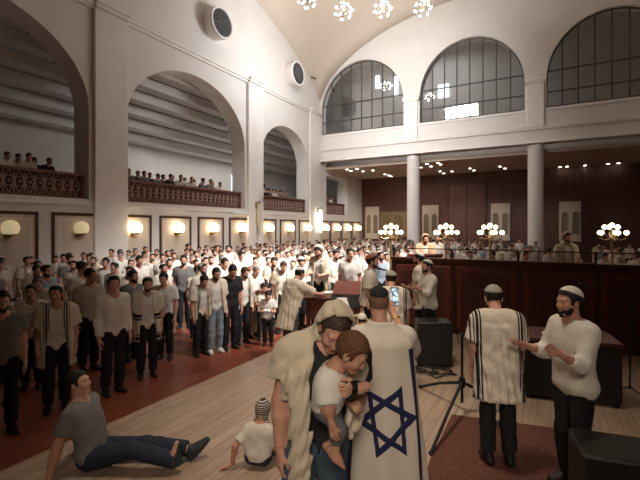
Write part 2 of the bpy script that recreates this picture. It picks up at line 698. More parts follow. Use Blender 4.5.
# round wall speakers
def make_speaker():
    root = thing('wall_speaker', 'x', 'speaker')
    rot = Matrix.Rotation(R(90), 4, 'Y')
    m = MB()
    m.lathe([(.70, 0), (.71, .1), (.74, .45), (.76, .56), (.74, .62), (.66, .62), (.63, .58)], 40, rot, cap=False)
    m.build('speaker_drum', M_trim, root)
    m = MB()
    m.lathe([(.001, .56), (.64, .56), (.64, .585), (.001, .595)], 40, rot)
    g = m.build('speaker_grille', M_dgrille, root)
    q = MB()
    for i in range(9):
        a = 2 * PI * i / 9 + .3
        rr = .40 if i % 2 else .28
        cx, cy = rr * math.cos(a), rr * math.sin(a)
        q.tube([(.6, cx + .11 * math.cos(b), cy + .11 * math.sin(b)) for b in [a + j * .5 for j in range(10)]], .014, 5)
        q.tube([(.6, .05 * math.cos(a), .05 * math.sin(a)), (.6, .55 * math.cos(a + .35), .55 * math.sin(a + .35))], .010, 5)
    q.build('speaker_motif', M_grille2, g)
    return root


sp0 = make_speaker()
sp0.location = (WX, 15.1, 12.3)
tag(sp0, 'large round white drum speaker with dark grille, on the wall above the big arch', 'speaker', 'round wall speakers')
sp1 = dup(sp0, (WX, 21.95, 12.1))
tag(sp1, 'round white drum speaker with dark grille near the corner above the second arch', 'speaker', 'round wall speakers')


# tall spindle lamps on the pilasters
def make_spindle(n, m_glass):
    root = thing(n, 'x', 'lamp')
    m = MB()
    m.lathe([(.03, -.8), (.07, -.6), (.12, -.1), (.13, .3), (.10, .7), (.06, .82)], 14, Matrix.Translation((.24, 0, 0)))
    m.build('lamp_glass', m_glass, root)
    m = MB()
    m.lathe([(.09, .82), (.1, .88), (.02, .95)], 12, Matrix.Translation((.24, 0, 0)))
    MB().lathe([(.005, -.92), (.035, -.82), (.03, -.8)], 10, Matrix.Translation((.24, 0, 0))).build('lamp_finial', M_brass, root)
    m.tube([(0, 0, .75), (.12, 0, .92), (.24, 0, .9)], .022, 6)
    m.box((0, -.07, .6), (.03, .07, .9))
    m.build('lamp_bracket', M_brass, root)
    return root


o = make_spindle('spindle_wall_lamp', M_shade_dim)
o.location = (WX + .16, 18.25, 3.0)
tag(o, 'unlit tall spindle-shaped wall lamp on the pilaster between two gallery bays', 'lamp')
o = make_spindle('spindle_wall_lamp', mat('lit_spindle_glass', (1, .9, .7), .4, .02, 5, emit=6, ecol=(1, .9, .7)))
o.location = (WX + .16, 25.15, 2.95)
tag(o, 'brightly lit tall spindle lamp on the white corner pier', 'lamp')
# sensor on a bracket and a white wall unit
o = thing('wall_camera', 'small dark camera on a bent bracket beside the second gallery railing', 'camera', (WX + .16, 18.55, 4.35))
MB().tube([(0, 0, .5), (.25, -.1, .3), (.3, .2, .1)], .02, 6).build('camera_bracket', M_trim, o)
MB().box((.22, .14, -.06), (.40, .5, .1)).build('camera_body', M_black, o, bevel=.02)
o = thing('wall_heater', 'slim white unit on the wall under the end of the gallery railing', 'heater', (WX, 17.1, 3.12))
MB().box((0, -.55, 0), (.16, .55, .14)).build('heater_case', M_trim, o, bevel=.02)
MB().box((.16, -.5, .03), (.17, .5, .06)).build('heater_slot', M_gallery, o)

# ceiling downlights below the rear gallery
pts = [(347, 169), (351, 170.5), (357, 168.5), (363, 171), (373, 170), (385, 174), (388.5, 175), (391, 176), (421, 167), (427, 163.5), (431, 166), (438, 162.5), (440.5, 164), (440, 171), (443.5, 173), (452, 171),
       (470, 168), (474, 170), (500, 166), (505, 168), (560, 168), (566, 170), (585, 165), (605, 167), (612, 169)]
d0 = None
for i, (px, py) in enumerate(pts):
    p = at_height(px, py, 6.7)
    if p.y > WC - .3 or p.y < WY + .9 or p.x < WX + .3:
        p.y = min(max(p.y, WY + .95), WC - .4)
        p.x = max(p.x, WX + .4)
    if d0 is None:
        d0 = thing('ceiling_downlight', 'small lit square downlight in the low rear ceiling', 'light', (p.x, p.y, 6.7), 0, 'downlights in the low rear ceiling')
        MB().box((-.10, -.10, -.03), (.10, .10, 0)).build('downlight_rim', M_trim, d0)
        MB().box((-.08, -.08, -.04), (.08, .08, -.03)).build('downlight_lens', M_down, d0)
    else:
        dup(d0, (p.x, p.y, 6.7))


# arched niche boards on the brown rear wall
def make_niche(n, label, w, h, k, board, inner, loc):
    root = thing(n, label, 'panel', loc)
    m = MB().box((-w / 2, -.1, 0), (w / 2, 0, h))
    m.build('niche_board', board, root, bevel=.02)
    for i in range(k):
        cx = -w / 2 + w * (i + .5) / k
        r = w / k * .33
        zt = h * .68
        a = [(cx - r * math.cos(PI * j / 14), zt + r * math.sin(PI * j / 14)) for j in range(15)]
        q = MB()
        front = [(cx - r, -.115, h * .18)] + [(x, -.115, z) for x, z in a] + [(cx + r, -.115, h * .18)]
        back = [(x, -.1, z) for x, y, z in front]
        nn = len(front)
        q.add(front + back, [tuple(range(nn))] + [(j, (j + 1) % nn, nn + (j + 1) % nn, nn + j) for j in range(nn)])
        q.build('arched_niche', inner, root, smooth=None)
        q = MB()
        q.tube(front, .035, 6)
        q.build('niche_moulding', board, root)
    return root


M_board = mat('cream_board', (.55, .46, .36), .6, .05, 3)
M_board2 = mat('olive_board', (.22, .15, .075), .6, .15, 3)
M_inner = mat('niche_dark', (.20, .155, .11), .7, .15, 6)
M_inner2 = mat('niche_ochre', (.17, .12, .05), .6, .2, 6)
make_niche('niche_panel', 'cream board with two arched niches at the corner of the brown wall', 1.25, 2.75, 2, M_board, M_inner, (-13.3, WC - .022, 1.55))
make_niche('niche_panel', 'olive board with three arched niches on the brown wall behind the candelabra', 3.1, 2.1, 3, M_board2, M_inner2, (-11.0, WC - .022, 1.75))
make_niche('niche_panel', 'cream board with two arched niches on the brown wall past the white column', 1.3, 2.75, 2, M_board, M_inner, (-8.35, WC - .022, 1.55))
make_niche('niche_panel', 'cream board with two arched niches on the dim stretch of brown wall', 1.3, 2.75, 2, M_board, M_inner, (-3.2, WC - .022, 1.55))
make_niche('niche_panel', 'cream board with two arched niches behind the second white column', 1.3, 2.75, 2, M_board, M_inner, (1.2, WC - .022, 1.55))
o = thing('rear_door', 'tall brown double door with pale trim on the brown rear wall', 'door', (-5.6, WC - .022, 0))
MB().box((-1.3, -.06, 0), (-.01, 0, 5.8)).build('door_leaf', M_brown, o, bevel=.02)
MB().box((.01, -.06, 0), (1.3, 0, 5.8)).build('door_leaf', M_brown, o, bevel=.02)
MB().box((-1.45, -.09, 0), (-1.3, 0, 5.95)).box((1.3, -.09, 0), (1.45, 0, 5.95)).box((-1.3, -.09, 5.8), (1.3, 0, 5.95)).build('door_trim', M_frame, o, bevel=.01)

# ------------------------------------------------------------------ chandeliers
def make_chandelier(drop):
    root = thing('chandelier', 'x', 'chandelier')
    fr, rnd = MB(), random.Random(3)
    fr.tube([(0, 0, .1), (0, 0, drop)], .022, 6)
    fr.lathe([(.02, -.1), (.07, -.05), (.07, .08), (.02, .14)], 10)
    fr.build('chandelier_stem', M_brass, root)
    arms, bs = MB(), []
    n = 18
    for i in range(n):
        z = 1 - 2 * (i + .5) / n
        a = i * 2.39996
        rr = math.sqrt(1 - z * z)
        L = .30 + .06 * rnd.random()
        e = Vector((rr * math.cos(a) * L, rr * math.sin(a) * L, z * L * .85))
        arms.tube([(0, 0, 0), e * .5 + Vector((0, 0, .03)), e], .008, 5)
        bs.append(e)
    arms.build('chandelier_arms', M_steel, root)
    for e in bs:
        MB().ball(e, .036, 10).build('bulb', M_bulb, root)
    return root


CH = [(344, 11, 15.2, 'second chandelier of the row, clear of the curved wall edge'), (383, 9, 15.6, 'middle chandelier of the row under the vault'),
      (423, 8, 16.0, 'chandelier at the window end of the row under the vault'), (308, -1, 14.6, 'chandelier cut by the upper picture edge beside the curved wall edge')]
ch0 = None
for px, py, d, la in CH:
    p = at_depth(px, d, py=py)
    zt = zA(p.y) + zB(p.x) - 11.5
    if ch0 is None:
        ch0 = make_chandelier(zt - p.z)
        c = ch0
        c.location = p
    else:
        c = dup(ch0, p)
    tag(c, 'lit globe-cluster ' + la, 'chandelier', 'chandeliers under the vault')
    ld = bpy.data.lights.new('chandelier_light', 'POINT')
    ld.energy = CHP
    ld.color = (1, .88, .72)
    ld.shadow_soft_size = .3
    lo = bpy.data.objects.new('chandelier_light', ld)
    lo.location = p + Vector((0, 0, -.75))
    C.objects.link(lo)
# a chandelier and a lit picture in the room behind the glass
p = at_depth(386, 29.4, py=86)
c = dup(ch0, p, 0, 'cluster of bulbs hanging in the room behind the first arched window')
c['group'] = 'chandeliers behind the windows'
c.scale = (1.35, 1.35, .9)
p = at_depth(430, 28.9, py=97)
c = dup(ch0, p, 0, 'cluster of bulbs hanging in the room behind the second arched window')
c['group'] = 'chandeliers behind the windows'
c.scale = (1, 1, .9)
for px, py, w, h, la in ((443.5, 91, .75, .95, 'bright square opening in the room behind the second arched window'), (377.5, 82, .28, 1.0, 'narrow bright strip in the room behind the first arched window, near its pier'),
                         (395.5, 86, .35, 1.4, 'bright tall opening in the room behind the first arched window')):
    d = (WY + 5.15) / ((px - 320) / FPX * SY + CY)
    p = at_depth(px, d, py=py)
    o = MB().box((-w / 2, -.05, -h / 2), (w / 2, 0, h / 2)).build('lit_opening', M_glow)
    o.location = p
    tag(o, la, 'window')

# small dark vent where the vault meets the corner
l = (313 - 320) / FPX
for i in range(4000):
    d = 20 + i * .0025
    p = at_depth(313, d, py=77.5)
    if p.x < WX + .02 or p.y > WY - .02 or p.z > zA(p.y) + zB(p.x) - 11.5:
        break
o = MB().box((-.22, -.16, -.06), (.22, .16, .04)).build('ceiling_vent', M_dgrille, None, bevel=.01)
o.location = at_depth(313, d - .05, py=77.5)
o.rotation_euler = (R(20), R(20), R(35))
tag(o, 'small dark vent where the vault comes down to the corner', 'vent')

# ------------------------------------------------------------------ figures: signed distance fields turned into meshes
A3 = lambda *a: np.array(a, dtype=np.float32)


def nets(V, lo, h):
    """surface nets of a sampled field"""
    s = V < 0
    nx, ny, nz = V.shape
    c = np.zeros((nx - 1, ny - 1, nz - 1), np.int8)
    for i in (0, 1):
        for j in (0, 1):
            for k in (0, 1):
                c += s[i:nx - 1 + i, j:ny - 1 + j, k:nz - 1 + k]
    m = (c > 0) & (c < 8)
    ci = np.argwhere(m)
    if len(ci) == 0:
        return np.zeros((0, 3)), np.zeros((0, 4), int)
    idx = -np.ones(m.shape, np.int64)
    idx[m] = np.arange(len(ci))
    acc = np.zeros((len(ci), 3))
    cnt = np.zeros(len(ci))
    offs = [(i, j, k) for i in (0, 1) for j in (0, 1) for k in (0, 1)]
    for o1 in offs:
        for ax in range(3):
            if o1[ax] == 0:
                o2 = list(o1)
                o2[ax] = 1
                a = V[ci[:, 0] + o1[0], ci[:, 1] + o1[1], ci[:, 2] + o1[2]]
                b = V[ci[:, 0] + o2[0], ci[:, 1] + o2[1], ci[:, 2] + o2[2]]
                x = (a < 0) != (b < 0)
                t = (a[x] / (a[x] - b[x]))[:, None]
                acc[x] += np.array(o1) + t * (np.array(o2) - np.array(o1))
                cnt[x] += 1
    v = np.array(lo) + (ci + acc / cnt[:, None]) * h
    fs = []
    for ax in range(3):
        sl = [slice(None)] * 3
        sl[ax] = slice(0, -1)
        s2 = [slice(None)] * 3
        s2[ax] = slice(1, None)
        d = s[tuple(sl)] != s[tuple(s2)]
        e = np.argwhere(d)
        b, g = [(1, 2), (2, 0), (0, 1)][ax]
        ok = (e[:, b] > 0) & (e[:, g] > 0) & (e[:, b] < V.shape[b] - 1) & (e[:, g] < V.shape[g] - 1)
        e = e[ok]
        q = []
        for db, dg in ((1, 1), (0, 1), (0, 0), (1, 0)):
            w = e.copy()
            w[:, b] -= db
            w[:, g] -= dg
            q.append(idx[w[:, 0], w[:, 1], w[:, 2]])
        q = np.stack(q, 1)
        inside = s[e[:, 0], e[:, 1], e[:, 2]]
        q[~inside] = q[~inside][:, ::-1]
        fs.append(q)
    return v, np.concatenate(fs)


def field(f, lo, hi, h):
    lo = np.array(lo) - 2 * h
    hi = np.array(hi) + 2 * h
    n = np.maximum(4, np.ceil((hi - lo) / h).astype(int) + 1)
    g = [lo[i] + h * np.arange(n[i]) for i in range(3)]
    P = np.stack(np.meshgrid(*g, indexing='ij'), -1).reshape(-1, 3).astype(np.float32)
    return nets(f(P).reshape(n).astype(np.float64), lo, h)


def cap(P, a, b, r1, r2=None, flat=False):
    r2 = r1 if r2 is None else r2
    a = np.asarray(a, np.float32)
    b = np.asarray(b, np.float32)
    ba = b - a
    L = float(ba @ ba)
    if L < 1e-9:
        return np.linalg.norm(P - a, axis=1) - r1
    t = ((P - a) @ ba) / L
    h = np.clip(t, 0, 1)
    d = np.linalg.norm(P - a - h[:, None] * ba, axis=1) - (r1 + (r2 - r1) * h)
    if flat:
        d = np.maximum(d, (t - 1) * math.sqrt(L))
    return d


def ell(P, c, r):
    q = P - np.asarray(c, np.float32)
    r = np.asarray(r, np.float32)
    k0 = np.linalg.norm(q / r, axis=1)
    k1 = np.linalg.norm(q / (r * r), axis=1) + 1e-6
    return k0 * (k0 - 1) / k1


def smin(a, b, k):
    h = np.maximum(k - np.abs(a - b), 0) / k
    return np.minimum(a, b) - h * h * k / 4


def smax(a, b, k):
    return -smin(-a, -b, k)


def many(ds, k):
    d = ds[0]
    for e in ds[1:]:
        d = smin(d, e, k)
    return d


def rotx(a):
    c, s = math.cos(a), math.sin(a)
    return np.array([[1, 0, 0], [0, c, -s], [0, s, c]], np.float32)


def roty(a):
    c, s = math.cos(a), math.sin(a)
    return np.array([[c, 0, s], [0, 1, 0], [-s, 0, c]], np.float32)


def rotz(a):
    c, s = math.cos(a), math.sin(a)
    return np.array([[c, -s, 0], [s, c, 0], [0, 0, 1]], np.float32)


def aim(z, x):
    """rotation whose third column is z and whose first is close to x"""
    z = np.array(z, float)
    z /= np.linalg.norm(z)
    x = np.array(x, float)
    x = x - z * (x @ z)
    x /= np.linalg.norm(x)
    return np.stack([x, np.cross(z, x), z], 1).astype(np.float32)


# --- head (origin between the ears, facing +Y)
CR_C, CR_R = A3(0, -.014, .034), A3(.074, .094, .088)


def cranium(P, off=0.):
    return ell(P, CR_C, CR_R + off)


def head_sdf(P, kid=0.):
    d = cranium(P)
    jaw = ell(P, (0, .024, -.036 + .01 * kid), (.057 + .006 * kid, .066, .084 - .014 * kid))
    d = smin(d, jaw, .03)
    d = smin(d, cap(P, (-.012, .066, -.098 + .016 * kid), (.012, .066, -.098 + .016 * kid), .019), .03)
    for s in (-1, 1):
        d = smin(d, ell(P, (s * .038, .062, -.028), (.022 + .006 * kid, .02, .022)), .03)
    d = smin(d, cap(P, (-.036, .079, .026), (.036, .079, .026), .010), .02)
    for s in (-1, 1):
        d = smax(d, -(np.linalg.norm(P - A3(s * .031, .104, .002), axis=1) - .018), .012)
    d = smin(d, cap(P, (0, .086, .012), (0, .107 - .008 * kid, -.030), .008, .012), .012)
    for s in (-1, 1):
        d = smin(d, ell(P, (s * .011, .098 - .006 * kid, -.034), (.008, .009, .008)), .006)
    d = smin(d, cap(P, (-.017, .086, -.060), (.017, .086, -.060), .0085), .008)
    d = smin(d, cap(P, (-.014, .085, -.071), (.014, .085, -.071), .0085), .006)
    for s in (-1, 1):
        e = ell(P, (s * .079, -.006, -.006), (.012, .021, .033))
        e = smax(e, -ell(P, (s * .090, .0, -.004), (.009, .011, .021)), .006)
        d = smin(d, e, .008)
    return d


HEADS = {}


def head_mesh(kid, h=.006):
    k = (round(kid, 2), h)
    if k not in HEADS:
        v, f = field(lambda P: smin(head_sdf(P, kid), cap(P, (0, -.018, -.06), (0, -.036, -.17), .055 - .012 * kid, .058 - .012 * kid), .03),
                     (-.10, -.13, -.17), (.10, .14, .14), h)
        c = v[f].mean(1)
        mi = np.zeros(len(f), int)
        lip = (np.abs(c[:, 0]) < .026) & (c[:, 2] < -.054) & (c[:, 2] > -.078) & (c[:, 1] > .082)
        mi[lip] = 1
        # eyeballs with iris, and brows
        vs, fs, ms = [v], [f], [mi]
        n = len(v)
        for s in (-1, 1):
            for r, cc, m in ((.0115, (s * .031, .0755, .001), 2), (.0070, (s * .031, .0806, -.001), 3), (.0126, (s * .031, .0755, .0062), 0), (.0118, (s * .031, .0745, -.0050), 0)):
                b = MB().ball(cc, r, 10)
                bv = np.array(b.v)
                for q in b.f:
                    pass
                bf = [list(q) + [q[-1]] * (4 - len(q)) if len(q) < 4 else list(q) for q in b.f if len(q) == 4]
                fs.append(np.array(bf) + n)
                vs.append(bv)
                ms.append(np.full(len(bf), m))
                n += len(bv)
        HEADS[k] = (np.concatenate(vs), np.concatenate(fs), np.concatenate(ms))
    return HEADS[k]


HANDS = {}


def hand_mesh(curl, h=.0045, thumb=.5):
    """right hand; wrist at origin, fingers along +Z, palm faces +Y, thumb on +X"""
    k = (round(curl, 2), h, thumb)
    if k not in HANDS:
        xs = (.029, .010, -.009, -.027)
        ln = (.070, .078, .073, .058)
        segs = []
        for i, (x, L) in enumerate(zip(xs, ln)):
            p = np.array([x, 0, .086 - .004 * abs(i - 1)])
            a = curl * .55
            for j, fr in enumerate((.45, .31, .24)):
                d = np.array([x * 1.2 * (1 - curl * .5), math.sin(a), math.cos(a)])
                q = p + d / np.linalg.norm(d) * L * fr
                r = .0092 - .0011 * j - .0006 * (i == 3)
                segs.append((p, q, r, r - .0009))
                p = q
                a += curl * (.9 if j == 0 else .7)
        t0 = np.array([.020, .006, .026])
        t1 = np.array([.047, .012 + .014 * thumb, .056])
        t2 = np.array([.054 - .014 * thumb, .018 + .028 * thumb, .082])
        t3 = np.array([.054 - .026 * thumb, .020 + .040 * thumb, .104])
        segs2 = [(t0, t1, .0145, .0115), (t1, t2, .0112, .0098), (t2, t3, .0098, .0078)]

        def f(P):
            pal = many([cap(P, (x * .55, -.001, -.012), (x, 0, .084), .0145, .0118) for x in xs], .016)
            pal = smin(pal, ell(P, (.022, .007, .036), (.017, .013, .03)), .015)
            pal = smin(pal, cap(P, (0, 0, -.05), (0, 0, .0), .027, .024), .02)
            d = pal
            for a, b, r1, r2 in segs:
                d = smin(d, cap(P, a, b, r1, r2), .0035)
            for a, b, r1, r2 in segs2:
                d = smin(d, cap(P, a, b, r1, r2), .008)
            return d
        HANDS[k] = field(f, (-.06, -.03, -.06), (.075, .11, .175), h)
    return HANDS[k]


def skeleton(p):
    """joint positions in the figure's own space (feet on z=0, facing +Y) from a pose dictionary"""
    J = {}
    hip = np.array(p.get('hip', (0, 0, .92)), np.float32)
    TL = p.get('tl', .50)
    Rm = rotz(R(p.get('twist', 0))) @ roty(R(p.get('side', 0))) @ rotx(R(-p.get('lean', 2)))
    J['hip'], J['R'], J['TL'] = hip, Rm, TL
    sw = p.get('sw', .185)
    g = p.get('g', 1.0)
    J['sw'], J['g'] = sw, g
    t = lambda x, y, z: hip + Rm @ A3(x, y, z)
    J['t'] = t
    hs = p.get('hs', 1.0)
    J['hs'] = hs
    nb = t(0, -.012, TL + .025)
    Rh = Rm @ rotz(R(p.get('hyaw', 0))) @ roty(R(p.get('hroll', 0))) @ rotx(R(-p.get('hpitch', 0)))
    J['nb'], J['Rh'] = nb, Rh
    J['hc'] = nb + Rh @ (A3(0, .038, p.get('neck', .175)) * (.35 + .65 * hs if hs < 1 else 1))
    ua, fa = p.get('ua', .285), p.get('fa', .255)
    for s, n in ((1, 'R'), (-1, 'L')):
        sh = t(s * sw, -.01, TL - .03)
        J['sh' + n] = sh
        e = p.get('el' + n, (s * .12, -.05, -1))
        w = p.get('wr' + n, (s * .02, .25, -1))
        e = np.array(e, np.float32)
        w = np.array(w, np.float32)
        if not p.get('abs' + n):
            e = sh + e / np.linalg.norm(e) * ua
            w = e + w / np.linalg.norm(w) * fa
        J['el' + n], J['wr' + n] = e, w
        hw = p.get('hw', .088)
        J['hp' + n] = hip + Rm @ A3(s * hw, 0, -.02) if p.get('hipturn') else hip + A3(s * hw, 0, -.02)
        lg = p.get('leg' + n, None)
        hz = hip[2]
        J['kn' + n] = np.array(lg[0] if lg else (s * .095, .02, hz * .53), np.float32)
        J['an' + n] = np.array(lg[1] if lg else (s * .10, -.03, .085), np.float32)
        fd = p.get('ft' + n, (s * .18, 1, -.0))
        J['fd' + n] = np.array(fd, np.float32) / np.linalg.norm(fd)
    J['lr'] = p.get('lr', 1.0)
    J['fs'] = p.get('fs', 1.0)
    return J


def torso(P, J, off=0., lo=0):
    Q = (P - J['hip']) @ J['R']
    g = J['g']
    T = J['TL'] / .5
    Q = Q * A3(1, 1.14, 1)
    w = J['sw'] / .185
    ds = [cap(Q, (-.07 * w, -.01, -.0), (.07 * w, -.01, -.0), .122 * g + off),
          cap(Q, (-.055 * w, .008, .19 * T), (.055 * w, .008, .19 * T), .112 * g + off),
          cap(Q, (-.075 * w, .006, .35 * T), (.075 * w, .006, .35 * T), .120 * w + off),
          cap(Q, (-.145 * w, -.012, .465 * T), (.145 * w, -.012, .465 * T), .062 * w + off),
          cap(Q, (-.06 * w, -.015, .49 * T), (.06 * w, -.015, .49 * T), .062 * w + off)]
    return many(ds, .10), Q


def limb_arm(P, J, n, off=0., upto=2.0, flare=0.):
    s, e, w = J['sh' + n], J['el' + n], J['wr' + n]
    k = J['lr']
    if upto < 1:
        b = s + (e - s) * upto
        return cap(P, s, b, .056 * k + off, .05 * k + off + flare, True)
    d = cap(P, s, e, .054 * k + off, .042 * k + off)
    b = e + (w - e) * (upto - 1)
    m = e + (b - e) * .3
    d2 = smin(cap(P, e, m, .041 * k + off, .043 * k + off), cap(P, m, b, .043 * k + off, .028 * k + off + flare, True), .02)
    return smin(d, d2, .03)


def limb_leg(P, J, n, off=0., upto=2.0, flare=0.):
    s, e, w = J['hp' + n], J['kn' + n], J['an' + n]
    k = J['lr']
    if upto <= 1:
        return cap(P, s, s + (e - s) * upto, .088 * k + off, .06 * k + off + flare, True)
    d = cap(P, s, e, .088 * k + off, .057 * k + off)
    b = e + (w - e) * (upto - 1)
    m = e + (b - e) * .3
    d2 = smin(cap(P, e, m, .055 * k + off, .056 * k + off + flare * .3), cap(P, m, b, .056 * k + off + flare * .3, .037 * k + off + flare, True), .03)
    return smin(d, d2, .04)


def foot(P, J, n, off=0.):
    a, d = J['an' + n], J['fd' + n]
    k = J['fs']
    u = A3(0, 0, 1) if abs(d[2]) < .7 else A3(0, 1, 0)
    M = aim(d, np.cross(u, d))       # columns: side, up, forward
    Q = (P - a) @ M
    Q = Q * A3(1, 1, 1)
    d1 = cap(Q, (0, -.045 * k, -.045 * k), (0, -.05 * k, .06 * k), .036 * k + off, .040 * k + off)
    d2 = cap(Q, (0, -.05 * k, .06 * k), (0, -.062 * k, .15 * k), .042 * k + off, .026 * k + off)
    d3 = cap(Q, (0, 0, 0), (0, -.04 * k, .01 * k), .038 * k + off, .04 * k + off)
    r = smin(smin(d1, d2, .03), d3, .03)
    return smax(r, -(Q[:, 1] + .085 * k + off * .3), .008)


def to_mesh(name, v, f, mats, mi=None):
    me = bpy.data.meshes.new(name)
    f = np.asarray(f)
    me.from_pydata(v.tolist(), [], [tuple(dict.fromkeys(q)) for q in f.tolist()])
    for m in mats:
        me.materials.append(m)
    if mi is not None:
        me.polygons.foreach_set('material_index', np.asarray(mi, np.int32))
    me.polygons.foreach_set('use_smooth', [True] * len(me.polygons))
    me.update()
    return me


def bounds(pts, r):
    p = np.array(pts)
    return p.min(0) - r, p.max(0) + r


SKINS = {}


def skin(tone):
    tones = {'light': (.50, .27, .19), 'tan': (.46, .24, .16), 'warm': (.56, .30, .215), 'deep': (.20, .09, .06)}
    c = tones[tone]
    if tone not in SKINS:
        SKINS[tone] = [mat('skin_' + tone, c, .5, .07, 14, .08, 120, spec=.35), mat('lips_' + tone, (c[0] * .85, c[1] * .6, c[2] * .6), .45, .05, 20),
                       mat('eye_white', (.75, .72, .68), .3, .03, 20), mat('iris_brown', (.03, .018, .012), .2, .1, 20)]
    return SKINS[tone]


def wob(P, a, f, s=0.):
    """soft cloth folds"""
    return a * (np.sin(P[:, 0] * f + 3 * np.sin(P[:, 2] * f * .35 + s)) * np.cos(P[:, 1] * f * .8 + s) * .6 + .4 * np.sin(P[:, 2] * f * .9 + P[:, 0] * f * .7 + 2 * s))


def figure(root, p, h=.016):
    """builds the body and its clothing as children of root"""
    J = skeleton(p)
    kid = p.get('kid', 0.)
    hs = J['hs']
    parts = {}

    def part(name, v, f, mats, mi=None, parent=None, label=None):
        if len(v) == 0:
            return None
        o = bpy.data.objects.new(name, to_mesh(name, v, f, mats, mi))
        C.objects.link(o)
        o.parent = parent or root
        if label:
            o['label'] = label
        parts.setdefault(name, o)
        return o
    joints = [J[k] for k in J if isinstance(J[k], np.ndarray) and J[k].shape == (3,) and not k.startswith('fd')]
    lo, hi = bounds(joints, .17)
    lo[2] = min(J['anR'][2], J['anL'][2], lo[2] + .17 - .02) - .16
    # body
    def body(P):
        d, _ = torso(P, J)
        d = smin(d, cap(P, J['t'](0, -.02, J['TL'] - .03), J['nb'] + (J['hc'] - J['nb']) * .35, .066 * (.5 + .5 * hs) * J['sw'] / .185, .052 * (.4 + .6 * hs)), .05)
        for n in 'RL':
            d = smin(d, limb_arm(P, J, n), .04)
            lg = limb_leg(P, J, n)
            d = smin(d, smin(lg, foot(P, J, n, -.003), .02), .03)
        return d
    v, f = field(body, lo, hi, h)
    vs, fs, ms = [v], [f], [np.zeros(len(f), int)]
    n0 = len(v)
    hv, hf, hm = head_mesh(kid, p.get('hh', .0075))
    vs.append((hv * hs) @ J['Rh'].T + J['hc'])
    fs.append(hf + n0)
    ms.append(hm)
    n0 += len(hv)
    for s, n in ((1, 'R'), (-1, 'L')):
        cv, cf = hand_mesh(p.get('curl' + n, .35), p.get('hhand', .0065), p.get('thumb' + n, .5))
        cv, cf = cv * p.get('handscale', 1.0), cf
        z = p.get('hd' + n, J['wr' + n] - J['el' + n])
        x = p.get('hx' + n, (0, 1, .15))       # thumb direction
        M = aim(z, x)
        # palm must face inwards: for the left hand mirror in Y
        if s == 1:
            cv = cv * np.array([1, -1, 1]) if not p.get('flip' + n) else cv
        else:
            cv = cv if not p.get('flip' + n) else cv * np.array([1, -1, 1])
        mir = (s == 1) != bool(p.get('flip' + n))
        cf2 = cf[:, ::-1] if mir else cf
        vs.append(cv @ M.T + J['wr' + n] + M[:, 2] * .012)
        fs.append(cf2 + n0)
        ms.append(np.zeros(len(cf2), int))
        n0 += len(cv)
    part('body', np.concatenate(vs), np.concatenate(fs), skin(p.get('skin', 'warm')), np.concatenate(ms))
    toW = lambda v: (v * hs) @ J['Rh'].T + J['hc']
    hh = p.get('hhair', .009)
    # hair, beard, headgear in head space
    hair = p.get('hair')
    if hair:
        th = p.get('hairth', .012)

        def fh(P):
            d = cranium(P, th) + .0035 * np.sin(P[:, 0] * 150 + 4 * np.sin(P[:, 1] * 60)) * np.cos(P[:, 2] * 120) * min(1, th / .012)
            if p.get('curly'):
                d = d + .0035 * np.sin(P[:, 0] * 210) * np.sin(P[:, 1] * 190 + 1) * np.sin(P[:, 2] * 200)
            y = np.clip((P[:, 1] + .03) / .10, 0, 1)
            line = -.055 + .125 * y * y * (3 - 2 * y)
            sb = (np.abs(P[:, 1] - .02) < .016) & (np.abs(P[:, 0]) > .05)
            line = np.where(sb, np.minimum(line, -.02), line)
            return smax(d, line - P[:, 2], .008)
        v, f = field(fh, (-.11, -.14, -.09), (.11, .12, .16), hh)
        part('hair', toW(v), f, [mat('hair_' + hair, {'black': (.012, .01, .009), 'brown': (.05, .025, .014), 'grey': (.22, .20, .19), 'chestnut': (.11, .048, .022), 'shaved': (.055, .032, .024), 'shorn': (.20, .11, .075)}[hair], .6, .3, 60, .3, 150)])
    if p.get('beard'):
        bl = p.get('beardlen', 0.)

        def fb(P):
            d = ell(P, (0, .024, -.038), (.064, .070, .088))
            d = smin(d, cap(P, (0, .066, -.09), (0, .075, -.108 - bl), .027, .02), .03)
            d = d + .003 * np.sin(P[:, 0] * 170) * np.sin(P[:, 2] * 130 + P[:, 1] * 90)
            d = smax(d, P[:, 2] + .040 + .25 * np.maximum(P[:, 1] - .05, 0) - .6 * np.maximum(.03 - P[:, 1], 0), .008)
            d = smax(d, -(P[:, 1] + .01), .008)
            return smax(d, -ell(P, (0, .10, -.066), (.022, .03, .010)), .006)
        v, f = field(fb, (-.09, -.03, -.17 - bl), (.09, .12, .0), hh)
        part('beard', toW(v), f, [mat('hair_' + p['beard'], {'black': (.012, .01, .009), 'brown': (.05, .025, .014), 'grey': (.22, .20, .19)}[p['beard']], .6, .3, 60, .3, 150)])
    kp = p.get('kippah')
    if kp:
        ax = A3(0, -.42, .9)
        ax /= np.linalg.norm(ax)
        rad = p.get('kipsize', .060)

        def fk(P):
            d = cranium(P, .018)
            d = np.maximum(d, -cranium(P, .002))
            return smax(d, rad - (P - CR_C) @ ax, .004)
        v, f = field(fk, (-.11, -.15, -.02), (.11, .12, .16), hh * .8)
        kc = {'white': (.72, .68, .60), 'black': (.015, .014, .014), 'grey': (.33, .30, .27), 'rust': (.26, .075, .05), 'blue': (.03, .05, .14)}[kp]
        part('kippah', toW(v), f, [mat('kippah_' + kp, kc, .85, .12, 90, .2, 160)])
    bn = p.get('beanie')
